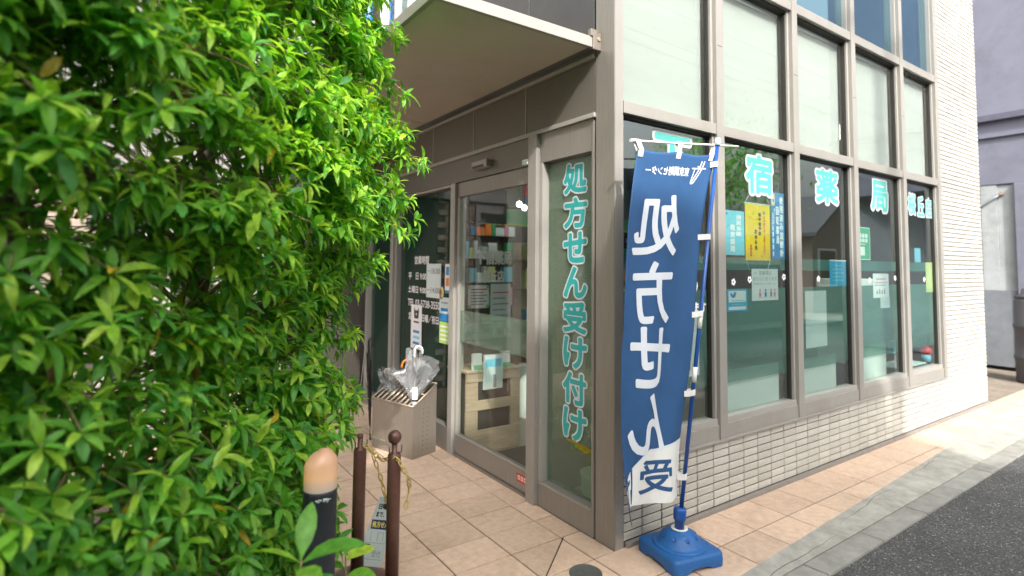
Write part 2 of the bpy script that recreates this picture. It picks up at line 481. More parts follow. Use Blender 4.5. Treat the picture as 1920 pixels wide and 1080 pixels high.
def put_rect(mb, fr, a0, b0, a1, b1, d, m, th=0.0):
    if th <= 0:
        p = [fr.pt(a0, b0, d), fr.pt(a1, b0, d), fr.pt(a1, b1, d), fr.pt(a0, b1, d)]
        mb.add(p, [(0, 1, 2, 3)], m)
    else:
        p = [fr.pt(a, b, dd) for dd in (d - th, d) for a, b in ((a0, b0), (a1, b0), (a1, b1), (a0, b1))]
        mb.add(p, [(3, 2, 1, 0), (4, 5, 6, 7), (0, 1, 5, 4), (1, 2, 6, 5), (2, 3, 7, 6), (3, 0, 4, 7)], m)

def put_text(mb, fr, s, a0, b0, a1, b1, d, m, dil=0.0, nd=0, warp=None, fit=True):
    """Write s so that its ink fills the rectangle; dil thickens the strokes (in units of the rectangle)."""
    v, f = text2d(s)
    lo, hi = v.min(0), v.max(0)
    k = max(nd, 0)
    offs = [(0, 0)] + [(dil * math.cos(2 * math.pi * i / k), dil * math.sin(2 * math.pi * i / k)) for i in range(k)] if k else [(0, 0)]
    sx = (a1 - a0 - 2 * dil) / max(hi[0] - lo[0], 1e-6); sy = (b1 - b0 - 2 * dil) / max(hi[1] - lo[1], 1e-6)
    if not fit:
        sx = sy = min(sx, sy)
    for i, (ox, oy) in enumerate(offs):
        pts = []
        for x, y in v:
            a = a0 + dil + (x - lo[0]) * sx + ox; b = b0 + dil + (y - lo[1]) * sy + oy
            pts.append(warp(a, b, d + i * 3e-5) if warp else fr.pt(a, b, d + i * 3e-5))
        mb.add(pts, f, m)

def put_column(mb, fr, s, a0, a1, btop, bbot, d, m, dil=0.0, nd=0):
    """Vertical Japanese text: one character under the other."""
    n = len(s); h = (btop - bbot) / n
    for i, ch in enumerate(s):
        if ch in ' 　':
            continue
        put_text(mb, fr, ch, a0, btop - (i + 0.94) * h, a1, btop - (i + 0.06) * h, d, m, dil, nd)

# ------------------------------------------------------------------ ground
mb = MB(); mb.box(-60, -60, -0.30, 60, 60, -0.06, MT['dirt_yard'])
struct(mb.build('ground'))
mb = MB()
mb.add([(-60, -5.2, -0.025), (60, -5.2, -0.025), (60, -0.55, -0.025), (-60, -0.55, -0.025)], [(0, 1, 2, 3)], MT['asphalt'])
mb.add([(-60, -5.2, -0.055), (60, -5.2, -0.055), (60, -0.55, -0.055), (-60, -0.55, -0.055)], [(3, 2, 1, 0)], MT['asphalt'])
struct(mb.build('road'))

def kline(x):      # edge of the tiled pavement, measured along the street
    return -0.51 + 0.0535 * x
# mortar strip between tiles and kerb stones: sloping, chipped edge
mb = MB()
xs = np.linspace(-4.0, 9.0, 131)
top, mid = [], []
for x in xs:
    j = 0.012 * math.sin(x * 9.1) + 0.010 * math.sin(x * 23.7 + 1) + random.uniform(-.006, .006)
    top.append((x, kline(x) + 0.020, 0.0012)); mid.append((x, -0.588 + 0.004 * x, -0.012))
bot = [(p[0], p[1], -0.05) for p in mid]; btp = [(p[0], p[1], -0.05) for p in top]
n = len(xs)
mb.add(top + mid + bot + btp, [(n + i, n + i + 1, i + 1, i) for i in range(n - 1)] + [(2 * n + i, 2 * n + i + 1, n + i + 1, n + i) for i in range(n - 1)]
       + [(i, i + 1, 3 * n + i + 1, 3 * n + i) for i in range(n - 1)], MT['mortar'])
mortar = struct(mb.build('mortar_strip'))
mb = MB()
p = Vector((-1.2, -0.55, 0.0))
for (x0, x1, yo) in ((-0.1, 1.25, -0.035), (1.3, 2.2, -0.03), (2.5, 3.3, -0.02)):
    k = 26; l, r = [], []
    yy = 0
    for i in range(k + 1):
        x = x0 + (x1 - x0) * i / k
        yy += random.uniform(-.006, .006)
        tt = (yo + yy)
        yc = kline(x) + tt - 0.02
        zz = 0.0012 - 0.0132 * ((kline(x) + 0.02 - yc) / (kline(x) + 0.608)) + 0.0012
        w = 0.0011 * math.sin(math.pi * i / k) + 0.0003
        l.append((x, yc + w, zz)); r.append((x, yc - w, zz))
    mb.add(l + r, [(k + 1 + i, k + 2 + i, i + 1, i) for i in range(k)], MT['gasket'])
mb.build('crack', mortar)
# kerb stones
kerb = struct(MB().box(-8, -0.71, -0.058, 12, -0.60, -0.045, MT['mortar']).build('kerb'))
def kerb_stone(L):
    m_ = MB(); m_.box(0, -0.122, -0.045, L, 0, 0.0, MT['kerb'])
    return m_.build('kerb_stone', kerb, 0.006)
k0 = kerb_stone(0.592)
first = True
for i in range(-6, 17):
    x = i * 0.6 + 0.12
    o = k0 if first else copyobj(k0, parent=kerb)
    first = False
    o.location = (x, -0.590 + 0.004 * x, -0.0135 + random.uniform(-.0015, .0015))
    o.rotation_euler = (random.uniform(-.004, .004) - 0.03, 0, 0.004 + random.uniform(-.003, .003))

# tiled pavement: bed plus individual tiles
bed = MB()
bed.add([(-3.6, -0.30, -0.004), (-0.0, -0.30, -0.004), (9.0, -0.03, -0.004), (9.0, 0.0, -0.004), (-0.0, 0.0, -0.004), (-0.0, 4.2, -0.004), (-3.6, 4.2, -0.004)], [(0, 1, 4, 5, 6), (1, 2, 3, 4)], MT['paver_grout'])
bed.add([(-3.6, -0.70, -0.004), (9.0, -0.045, -0.004), (9.0, -0.03, -0.004), (0, -0.30, -0.004), (-3.6, -0.30, -0.004)], [(0, 1, 2, 3, 4)], MT['paver_grout'])
pav = struct(bed.build('pavement'))
XP = 0.32
def tile_mesh(poly):
    """A floor tile of any outline with a narrow chamfer; poly counter-clockwise, z=0 top."""
    c = Vector((sum(p[0] for p in poly) / len(poly), sum(p[1] for p in poly) / len(poly)))
    n = len(poly)
    def inset(d):
        out = []
        for i in range(n):
            a, b, e = Vector(poly[i - 1]), Vector(poly[i]), Vector(poly[(i + 1) % n])
            d1 = (b - a).normalized(); d2 = (e - b).normalized()
            n1 = Vector((-d1.y, d1.x)); n2 = Vector((-d2.y, d2.x))
            k = 1 + n1.dot(n2)
            out.append(b + (n1 + n2) * (d / max(k, 0.25)))
        return out
    a, b = inset(0.0038), inset(0.0054)
    m_ = MB()
    vs = [(p.x, p.y, -0.0035) for p in a] + [(p.x, p.y, 0.0010) for p in a] + [(p.x, p.y, 0.0025) for p in b]
    fs = [tuple(2 * n + i for i in range(n))]
    for L_ in (0, n):
        for i in range(n):
            j = (i + 1) % n
            fs.append((L_ + i, L_ + j, L_ + n + j, L_ + n + i))
    m_.add(vs, fs, MT['paver'])
    return m_
def clip(poly, a, b, c):
    """Keep a*x+b*y+c >= 0."""
    out = []
    for i in range(len(poly)):
        p, q = poly[i], poly[(i + 1) % len(poly)]
        dp, dq = a * p[0] + b * p[1] + c, a * q[0] + b * q[1] + c
        if dp >= 0: out.append(p)
        if (dp >= 0) != (dq >= 0):
            t = dp / (dp - dq); out.append((p[0] + t * (q[0] - p[0]), p[1] + t * (q[1] - p[1])))
    return out
def area(poly):
    return 0.5 * sum(poly[i][0] * poly[(i + 1) % len(poly)][1] - poly[(i + 1) % len(poly)][0] * poly[i][1] for i in range(len(poly)))
ys = [-0.75, -0.515, -0.272, 0.0] + [0.26 + 0.234 * i for i in range(0, 17)]
xj = [-0.14 + XP * i for i in range(-11, 29)]
full = {}
DIAG = (0.26, -0.33, 0.26 * 0.12 + 0.33 * 0.26)         # cut running from the door corner out to the drain
for i in range(len(xj) - 1):
    for j in range(len(ys) - 1):
        x0, x1, y0, y1 = xj[i], xj[i + 1], ys[j], ys[j + 1]
        poly = [(x0, y0), (x1, y0), (x1, y1), (x0, y1)]
        # never under the building, never past the kerb
        if y0 >= -0.001:
            poly = clip(poly, -1, 0, 0.0)
        elif y1 > -0.05 and x0 > -0.15:
            pass
        poly = clip(poly, -0.0535, 1, 0.51) if poly else poly
        if len(poly) < 3 or area(poly) < 0.002 or poly[0][0] > 7.6: continue
        pieces = [poly]
        if -0.9 < x0 < -0.1 and -0.5 < y0 < 0.2:
            pieces = [clip(poly, *DIAG), clip(poly, -DIAG[0], -DIAG[1], -DIAG[2])]
        for pc in pieces:
            if len(pc) < 3 or area(pc) < 0.0015: continue
            key = tuple((round(p[0] - x0, 4), round(p[1] - y0, 4)) for p in pc)
            if key in full:
                o = copyobj(full[key], parent=pav)
            else:
                o = tile_mesh([(p[0] - x0, p[1] - y0) for p in pc]).build('tile', pav)
                full[key] = o
            o.location = (x0, y0, random.uniform(-.0006, .0006))
            o.rotation_euler = (random.uniform(-.001, .001), random.uniform(-.001, .001), 0)
# planting bed under the hedge
mb = MB()
nx, ny = 30, 30
vs = [(-3.6 + 2.2 * i / nx + 0.0, -1.3 + 3.6 * j / ny, 0.03 + random.uniform(-.02, .03)) for j in range(ny + 1) for i in range(nx + 1)]
vs = [(x, y, z) if x < -1.55 + 0.28 * (y + 0.3) else (min(x, -1.5 + 0.28 * (y + 0.3)), y, -0.02) for x, y, z in vs]
mb.add(vs, [(j * (nx + 1) + i, j * (nx + 1) + i + 1, (j + 1) * (nx + 1) + i + 1, (j + 1) * (nx + 1) + i) for j in range(ny) for i in range(nx)], MT['soil'], True)
struct(mb.build('planting_soil'))

# ------------------------------------------------------------------ the pharmacy building
BL = thing('pharmacy_building', 'two storey corner pharmacy with cream tiled wall, tall street windows and brown entrance side', 'building')
XE = 5.70
# column at the corner
mb = MB()
mb.box(0.0, 0.0, 0.0, 0.0655, 0.140, 5.2, MT['alu_brown'])
mb.box(0.004, -0.003, 0.0, 0.063, 0.0, 5.2, MT['alu'])
mb.build('corner_column', BL)
MB().box(0.012, 0.140, 0.0, 0.05, 0.156, 5.2, MT['gasket']).build('shadow_gap', BL)
# tiled wall with individual tiles
def wall_back(x0, z0, x1, z1): return (x0, 0.012, z0, x1, 0.2, z1)
mb = MB()
mb.box(0.066, 0.010, 0.0, XE - 0.004, 0.16, 0.398, MT['grout'])
mb.box(4.548, 0.010, 0.398, XE - 0.004, 0.16, 5.2, MT['grout'])
wall = mb.build('tiled_wall', BL)
def wtile(w, h):
    m_ = MB()
    c = 0.0035
    vs = [(0, 0.012, 0), (w, 0.012, 0), (w, 0.012, h), (0, 0.012, h),
          (0, 0.003, 0), (w, 0.003, 0), (w, 0.003, h), (0, 0.003, h),
          (c, 0.0, c), (w - c, 0.0, c), (w - c, 0.0, h - c), (c, 0.0, h - c)]
    fs = [(8, 9, 10, 11)] + [(L_ + i, L_ + (i + 1) % 4, L_ + 4 + (i + 1) % 4, L_ + 4 + i) for L_ in (0, 4) for i in range(4)]
    m_.add(vs, fs, MT['tile_wall'])
    return m_
PX, PZ = 0.1547, 0.0462
TW, TH = PX - 0.008, PZ - 0.0075
cells = []
k = 0
x = 0.0545 - PX
while x < XE - 0.02:
    xa, xb = max(x + 0.004, 0.068), min(x + PX - 0.004, XE)
    if xb - xa > 0.02:
        r = 0
        while True:
            z = 0.030 + r * PZ
            if z > 5.1: break
            if r >= 8 and xb < 4.56: break
            xa2 = xa
            if r >= 8: xa2 = max(xa, 4.552)
            if xb - xa2 > 0.02:
                cells.append((xa2, z, xb - xa2))
            r += 1
    x += PX
cells.sort(key=lambda c: (c[1] > 0.395, math.hypot(c[0] + 2.1, 2.1, c[1] - 1.45)))
tm = {}
far = MB()
for i, (xa, z, w) in enumerate(cells):
    if i < 300:
        kk = round(w, 4)
        if kk in tm: o = copyobj(tm[kk], parent=wall)
        else:
            o = wtile(w, TH).build('wall_tile', wall); tm[kk] = o
        o.location = (xa, random.uniform(-.0012, .0012), z)
    else:
        t = wtile(w, TH); dy = random.uniform(-.001, .001)
        far.add([(a + xa, b + dy, c + z) for a, b, c in t.v], t.f, MT['tile_wall'])
o = far.build('upper_wall_tiles', wall); o['kind'] = 'stuff'
# return of the tiled wall at its far end (towards the yard)
mb = MB(); mb.box(XE - 0.003, 0.012, 0.0, XE + 0.006, 6.0, 5.2, MT['tile_wall']); mb.build('end_wall', BL)
mb = MB(); mb.box(0.073, -0.022, 0.0, XE + 0.01, 0.004, 0.026, MT['strip']); mb.build('base_strip', BL, 0.003)
# structure of the body: floor slab, ceiling, roof, back walls
mb = MB(); mb.box(0.17, 0.17, -0.04, XE - 0.01, 6.0, 0.006, MT['inside_floor']); mb.build('inner_floor', BL)
mb = MB(); mb.box(0.10, 0.17, 2.78, XE - 0.01, 6.0, 2.9, MT['inside_wall']); mb.build('inner_ceiling', BL)
mb = MB(); mb.box(0.17, 4.6, 0.006, XE - 0.01, 4.7, 2.78, MT['inside_wall']); mb.box(XE - 0.05, 0.17, 0.006, XE - 0.012, 4.6, 2.78, MT['inside_wall']); mb.build('inner_wall', BL)
mb = MB(); mb.box(0.0, 0.0, 5.2, XE + .01, 6.0, 5.4, MT['alu']); mb.build('roof', BL)
mb = MB(); mb.box(0.10, 5.9, 0.0, XE - 0.01, 6.0, 5.2, MT['house_wall']); mb.build('rear_wall', BL)
# upper room behind the sky tinted glass
mb = MB(); mb.box(0.3, 3.0, 2.9, XE - 0.01, 3.1, 5.2, MT['shed_dark']); mb.build('upper_room_wall', BL)

# street window wall: bays of five
bays = [(0.066, 0.883), (0.957, 1.786), (1.857, 2.692), (2.763, 3.636), (3.706, 4.462)]
ZS, ZG0, ZT0, ZT1, ZU0, ZU1 = 0.415, 0.535, 2.283, 2.350, 3.325, 3.395
mb = MB(); mb.box(0.066, -0.018, 0.3985, 4.546, 0.02, 0.4145, MT['alu']); mb.build('window_sill', BL, 0.003)
for i in range(4):
    a = bays[i][1]; b = bays[i + 1][0]
    mb = MB(); mb.box(a, -0.012, ZS, b, 0.09, 5.2, MT['alu']); mb.box(a + 0.012, -0.0135, 1.95 + 0.9, b - .012, -0.012, 1.953 + 0.9, MT['gasket'])
    mb.build('mullion', BL, 0.002)
mb = MB(); mb.box(4.464, -0.012, ZS, 4.545, 0.09, 5.2, MT['alu']); mb.build('end_mullion', BL, 0.002)
for bi, (a, b) in enumerate(bays):
    # lower window
    f = MB()
    f.box(a, -0.004, ZS, b, 0.08, ZG0 - 0.035, MT['alu'])
    f.box(a, 0.006, ZG0 - 0.035, b, 0.08, ZG0, MT['alu_light'])
    f.box(a, 0.012, ZG0, a + 0.016, 0.08, ZT0, MT['alu_light'])
    f.box(b - 0.020, 0.012, ZG0, b, 0.08, ZT0, MT['alu_light'])
    f.box(b - 0.0245, 0.030, ZG0, b - 0.020, 0.08, ZT0, MT['gasket'])
    f.box(a + .016, 0.02, ZT0 - 0.012, b - .02, 0.08, ZT0, MT['gasket'])
    w = f.build('window', BL, 0.0015)
    g = MB(); g.box(a + 0.016, 0.047, ZG0, b - 0.0245, 0.053, ZT0 - 0.012, MT['glass']); g.build('pane', w)
    h = MB()
    h.box(a + 0.017, 0.0605, 0.72, b - 0.026, 0.0612, 1.315, MT['film_teal']); h.build('frosted_film', w)
    h = MB(); h.box(a + 0.017, 0.0605, 1.437, b - 0.026, 0.0612, 1.520, MT['film_band']); h.build('film_band', w)
    # transom
    t = MB(); t.box(a, -0.008, ZT0, b, 0.09, ZT1, MT['alu']); t.build('transom', BL, 0.002)
    # upper window with blind
    f = MB()
    f.box(b - 0.02, 0.015, ZT1, b, 0.08, ZU0, MT['alu_light']); f.box(b - 0.026, 0.03, ZT1, b - 0.02, 0.08, ZU0, MT['gasket'])
    f.box(a, 0.015, ZT1, a + 0.010, 0.08, ZU0, MT['alu_light'])
    f.box(a + .01, 0.02, ZU0 - 0.012, b - .026, 0.08, ZU0, MT['gasket'])
    w = f.build('window', BL, 0.0015)
    g = MB(); g.box(a + 0.010, 0.047, ZT1, b - 0.026, 0.053, ZU0 - 0.012, MT['glass_clear']); g.build('pane', w)
    t = MB(); t.box(a, -0.008, ZU0, b, 0.09, ZU1, MT['alu']); t.build('transom', BL, 0.002)
    f = MB(); f.box(b - 0.02, 0.015, ZU1, b, 0.08, 5.2, MT['alu_light']); f.box(a, 0.015, ZU1, a + 0.010, 0.08, 5.2, MT['alu_light']); f.box(a + 0.010, 0.018, ZU1, b - 0.02, 0.078, ZU1 + 0.02, MT['alu_light'])
    w = f.build('window', BL)
    g = MB(); g.box(a + 0.010, 0.047, ZU1 + 0.02, b - 0.02, 0.053, 5.2, MT['glass_sky']); g.build('pane', w)
    # roller blind (hangs inside: a thing of its own)
    nm = ['nearest the corner column', 'above the character with the yellow banner', 'above the middle window', 'above the window with the green notice', 'above the three small characters']
    bl = MB(); bl.box(a + 0.012, 0.0915, ZT0 - 0.04, b - 0.006, 0.0935, ZU0 - 0.03, MT['blind'])
    o = bl.build('roller_blind'); tag(o, 'white roller blind filling the upper window ' + nm[bi], 'roller blind', 'white roller blinds in the upper windows')
    rr = MB(); rr.tube([(a + 0.012, 0.10, ZU0 - 0.022), (b - 0.028, 0.10, ZU0 - 0.022)], 0.018, MT['white_plastic'], 10); rr.build('roller', o)
# slab edge between the storeys hidden behind the upper transom
mb = MB(); mb.box(0.17, 0.16, ZU0 + 0.0, XE - 0.01, 3.0, ZU1 - 0.01, MT['wing_grey']); mb.build('floor_slab', BL)

# entrance side (plane x = 0, seen from -x)
mb = MB(); mb.box(0.0, 0.157, 0.0, 0.09, 0.176, 2.278, MT['alu_brown']); mb.box(0.0, 0.620, 0.15, 0.09, 0.650, 2.095, MT['alu_light']); mb.build('panel_jamb', BL, 0.002)
w = MB(); w.box(0.0, 0.176, 0.0, 0.09, 0.650, 0.150, MT['alu_brown']); w.box(-0.004, 0.178, 0.136, 0.0, 0.648, 0.146, MT['alu'])
w = w.build('window', BL, 0.002)
g = MB(); g.box(0.045, 0.176, 0.150, 0.051, 0.620, 2.095, MT['glass_door']); g.build('pane', w)
h = MB(); h.box(0.0525, 0.177, 0.155, 0.0532, 0.619, 2.09, MT['film_grey']); h.build('frosted_film', w)
mb = MB(); mb.box(-0.028, 0.652, 0.0, 0.09, 0.738, 2.278, MT['alu']); mb.build('door_post', BL, 0.003)
mb = MB(); mb.box(-0.012, 1.728, 0.0, 0.09, 1.800, 2.095, MT['alu_light']); mb.build('door_post', BL, 0.003)
mb = MB(); mb.box(0.003, 0.177, 2.096, 0.09, 0.650, 2.278, MT['alu_brown']); mb.build('panel_header', BL, 0.002)
# header
mb = MB(); mb.box(0.0, 0.740, 2.098, 0.10, 3.80, 2.278, MT['panel_dark']); mb.build('door_header', BL, 0.002)
mb = MB(); mb.box(-0.016, 0.141, 2.2785, 0.10, 3.80, 2.306, MT['alu_light']); mb.build('header_trim', BL, 0.003)
pj = [0.143, 0.805, 1.474, 2.150, 2.83, 3.50]
for i in range(5):
    mb = MB(); mb.box(0.002, pj[i] + 0.006, 2.308, 0.10, pj[i + 1] - 0.006, 2.612, MT['panel_dark']); mb.build('fascia_panel', BL, 0.002)
    if i:
        mb = MB(); mb.box(-0.001, pj[i] - 0.005, 2.307, 0.09, pj[i] + 0.005, 2.613, MT['alu_light']); mb.build('panel_joint', BL)
mb = MB(); mb.box(-0.020, 0.141, 2.614, 0.10, 3.80, 2.634, MT['alu_light']); mb.build('soffit_trim', BL, 0.002)
# canopy
cp = MB()
cp.box(-0.055, 0.135, 2.668, 0.0, 4.2, 2.70, MT['panel_dark'])
cp.box(-1.0, 0.135, 2.662, -0.055, 2.20, 2.70, MT['soffit']); cp.box(-1.0, 2.208, 2.662, -0.055, 4.2, 2.70, MT['soffit'])
canopy = cp.build('canopy', BL)
ce = MB(); ce.box(-1.028, 0.108, 2.652, 0.0, 0.134, 2.712, MT['alu_light']); ce.box(-1.028, 0.134, 2.652, -1.001, 4.2, 2.712, MT['alu']); ce.build('canopy_edge', canopy, 0.003)
ct = MB(); ct.box(-1.0, 0.135, 2.7015, 0.0, 4.2, 2.708, MT['upper_panel']); ct.build('canopy_top', canopy)
br = MB(); br.box(-0.06, 0.098, 2.640, 0.0, 0.107, 2.735, MT['steel']); br.box(-0.075, 0.10, 2.712, -0.03, 0.125, 2.752, MT['steel']); br.tube([(-0.02, 0.092, 2.70), (-0.02, 0.108, 2.70)], 0.012, MT['steel_pale'], 8)
br.build('bracket', canopy, 0.002)
# upper panels on the entrance side
pj = [0.157, 0.78, 1.45, 2.12]
for i in range(3):
    mb = MB(); mb.box(0.004, pj[i] + 0.004, 2.72, 0.10, pj[i + 1] - 0.004, 5.2, MT['upper_panel']); mb.build('upper_panel', BL, 0.002)
for (y0, y1) in ((2.13, 2.62), (2.66, 3.42)):
    f = MB(); f.box(-0.02, y0, 2.72, 0.06, y0 + 0.05, 5.2, MT['white_paint']); f.box(-0.02, y1 - 0.05, 2.72, 0.06, y1, 5.2, MT['white_paint'])
    f.box(-0.005, (y0 + y1) / 2 - 0.02, 2.72, 0.06, (y0 + y1) / 2 + 0.02, 5.2, MT['white_paint'])
    f = f.build('upper_window', BL, 0.003)
    g = MB(); g.box(0.02, y0 + 0.05, 2.72, 0.026, y1 - 0.05, 5.2, MT['glass']); g.build('pane', f)
    g = MB(); g.box(0.12, y0 + 0.05, 2.8, 0.125, y1 - 0.05, 5.1, MT['shed_wall']); g.build('curtain', f)
mb = MB(); mb.tube([(-0.09, 3.57, 2.7), (-0.09, 3.57, 5.2)], 0.045, MT['pipe_blue'], 14); o = mb.build('drain_pipe'); tag(o, 'bright blue vertical drain pipe beside the upper floor window', 'pipe')
mb = MB(); mb.box(0.01, 3.43, 2.72, 0.1, 3.80, 5.2, MT['upper_panel']); mb.build('upper_pier', BL)

# sliding door
DR = MB()
DR.box(0.012, 0.742, 0.020, 0.052, 1.724, 0.165, MT['alu_brown'])
DR.box(0.012, 0.742, 1.985, 0.052, 1.724, 2.094, MT['alu_brown'])
DR.box(0.012, 0.742, 0.165, 0.052, 0.770, 1.985, MT['alu_brown'])
DR.box(0.012, 1.695, 0.165, 0.052, 1.724, 1.985, MT['alu_light'])
DR.box(0.008, 0.770, 0.158, 0.012, 1.700, 0.168, MT['alu_light'])
door = DR.build('sliding_door', BL, 0.002)
g = MB(); g.box(0.029, 0.770, 0.165, 0.035, 1.695, 1.985, MT['glass_door']); g.build('pane', door)
h = MB(); h.box(0.0362, 0.771, 0.86, 0.0368, 1.694, 1.10, MT['film_door']); h.build('frosted_band', door)
st = MB(); fr = fr_entry(0.885, 0.072, 0.0115)
put_rect(st, fr, 0, 0, 0.115, 0.052, 0.0, MT['ink_red'], 0.0006)
for i in range(3):
    put_rect(st, fr, 0.012 + 0.033 * i, 0.012, 0.036 + 0.033 * i, 0.040, 0.0006, MT['paper'])
    put_rect(st, fr, 0.018 + 0.033 * i, 0.018, 0.030 + 0.033 * i, 0.034, 0.0008, MT['orange'])
st.build('sticker', door)
sl = MB(); sl.tube([(0.006, 0.752, 0.11), (0.013, 0.752, 0.11)], 0.016, MT['steel'], 12); sl.build('lock', door)
mb = MB(); mb.box(-0.004, 0.742, 0.0035, 0.06, 1.726, 0.014, MT['steel']); mb.build('door_track', BL)
# fixed glazing left of the door
f = MB()
f.box(0.0, 1.802, 0.0, 0.09, 2.93, 0.185, MT['alu_brown']); f.box(0.004, 1.802, 2.075, 0.09, 2.93, 2.096, MT['alu'])
f.box(0.004, 2.90, 0.185, 0.09, 2.93, 2.075, MT['alu'])
w = f.build('window', BL, 0.002)
g = MB(); g.box(0.045, 1.802, 0.185, 0.051, 2.90, 2.075, MT['glass_door']); g.build('pane', w)
h = MB(); h.box(0.060, 1.803, 0.19, 0.0608, 2.899, 2.07, MT['film_dark']); h.build('backing_film', w)
mb = MB(); mb.box(-0.02, 2.932, 0.0, 0.09, 3.0, 2.278, MT['alu']); mb.build('door_post', BL, 0.003)
f = MB(); f.box(0.0, 3.0, 0.0, 0.09, 3.70, 0.12, MT['alu_brown']); f.box(0.0, 3.66, 0.12, 0.09, 3.70, 2.096, MT['alu'])
w = f.build('window', BL, 0.002)
g = MB(); g.box(0.045, 3.0, 0.12, 0.051, 3.66, 2.096, MT['glass_door']); g.build('pane', w)
h = MB(); h.box(0.060, 3.001, 0.12, 0.0608, 3.659, 2.09, MT['film_dark']); h.build('backing_film', w)
# sensor boxes on the header
sb = MB(); sb.box(-0.055, 1.20, 2.150, -0.0005, 1.405, 2.205, MT['alu_light']); o = sb.build('door_sensor', None, 0.004); tag(o, 'silver automatic door sensor box on the brown header', 'door sensor')
sb = MB(); sb.box(-0.056, 1.235, 2.153, -0.0555, 1.395, 2.172, MT['black']); sb.build('sensor_lens', o)
sb = MB(); sb.box(-0.03, 0.742, 2.100, -0.0005, 0.80, 2.135, MT['paper_grey']); o = sb.build('header_bracket', None, 0.002); tag(o, 'small pale plate at the right end of the door header', 'plate')

# wing of the same building behind the hedge
WG = thing('building_wing', 'white tiled wing with grey windows glimpsed behind the hedge', 'building')
mb = MB(); mb.box(-9, 3.815, 0.0, -0.001, 4.2, 5.6, MT['grout']); wg = mb.build('wall', WG)
st = MB()
z = 2.35
while z < 5.5:
    x = -8.9
    while x < -0.05:
        st.box(x, 3.803, z, min(x + 0.292, -0.004), 3.815, z + 0.087, MT['wing_tile']); x += 0.3
    z += 0.095
o = st.build('wing_tiles', wg); o['kind'] = 'stuff'
st = MB()
z = 0.02
while z < 2.25:
    x = -8.9 + (0.1 if int(round(z / 0.075)) % 2 else 0)
    while x < -0.25:
        if (x % 1.5) < 0.52: st.box(x, 3.80, z, x + 0.19, 3.815, z + 0.065, MT['wing_brick'])
        x += 0.2
    z += 0.075
o = st.build('wing_bricks', wg); o['kind'] = 'stuff'
for i in range(6):
    x = -8.3 + i * 1.5
    if x + 0.95 > -0.1: continue
    f = MB(); f.box(x, 3.775, 0.35, x + 0.95, 3.815, 0.43, MT['wing_grey']); f.box(x, 3.775, 2.1, x + 0.95, 3.815, 2.2, MT['wing_grey'])
    f.box(x, 3.775, 0.43, x + 0.07, 3.815, 2.1, MT['wing_grey']); f.box(x + 0.88, 3.775, 0.43, x + 0.95, 3.815, 2.1, MT['wing_grey']); f.box(x + 0.45, 3.78, 0.43, x + 0.5, 3.815, 2.1, MT['wing_grey'])
    w = f.build('window', WG, 0.003)
    g = MB(); g.box(x + 0.07, 3.798, 0.43, x + 0.88, 3.804, 2.1, MT['glass']); g.build('pane', w)
mb = MB(); mb.box(-9, 3.76, 2.24, -0.03, 3.81, 2.34, MT['wing_grey']); mb.build('ledge', WG)
for x in (-3.05, -2.0, -1.2):
    mb = MB(); mb.box(x, 3.70, 0, x + 0.22, 3.812, 2.24, MT['alu_light']); mb.build('pilaster', WG, 0.004)

# ------------------------------------------------------------------ inside the shop
def tagged(mb, name, label, cat, bevel=0, group=None):
    return tag(mb.build(name, None, bevel), label, cat, group)
mb = MB(); mb.box(0.18, 0.72, 0.0065, 1.35, 1.56, 0.016, MT['door_mat']); tagged(mb, 'door_mat', 'dark mat on the floor just inside the sliding door', 'door mat')
# oak leaflet unit facing the door
U = thing('leaflet_unit', 'pale oak leaflet unit with two dark slots inside the door', 'shelf unit', (0.06, 1.62, 0))
mb = MB(); mb.box(0, 0.02, 0.007, 0.49, 0.30, 0.62, MT['dark_slot']); mb.build('carcass', U)
for z0, z1 in ((0.007, 0.18), (0.33, 0.405), (0.55, 0.62)):
    mb = MB(); mb.box(-0.005, 0.0, z0, 0.495, 0.02, z1, MT['wood']); mb.build('front_board', U, 0.003)
for x0, x1 in ((-0.005, 0.10), (0.405, 0.495)):
    for z0, z1 in ((0.182, 0.328), (0.407, 0.548)):
        mb = MB(); mb.box(x0, 0.001, z0, x1, 0.02, z1, MT['wood']); mb.build('front_board', U)
mb = MB(); mb.box(-0.01, -0.01, 0.621, 0.50, 0.31, 0.640, MT['wood']); mb.build('top', U, 0.003)
mb = MB(); mb.box(0.195, 1.595, 0.49, 0.37, 1.606, 0.755, MT['paper_grey']); mb.box(0.21, 1.594, 0.66, 0.355, 1.595, 0.72, MT['p_lightblue']); mb.box(0.28, 1.594, 0.50, 0.31, 1.595, 0.60, MT['ink_grey']); tagged(mb, 'leaflet', 'pale leaflet hanging over the front of the oak unit inside the door', 'leaflet')
for i, (x, lab) in enumerate(((0.12, 'left of the hanging leaflet'), (0.385, 'right of the hanging leaflet'))):
    mb = MB(); mb.box(x, 1.62, 0.641, x + 0.07, 1.66, 0.765, MT['paper']); mb.box(x - .002, 1.618, 0.641, x + 0.072, 1.62, 0.68, MT['green_board']); tagged(mb, 'leaflet_box', 'small white and green box on the oak unit, ' + lab, 'box', 0, 'white and green boxes on the oak unit')
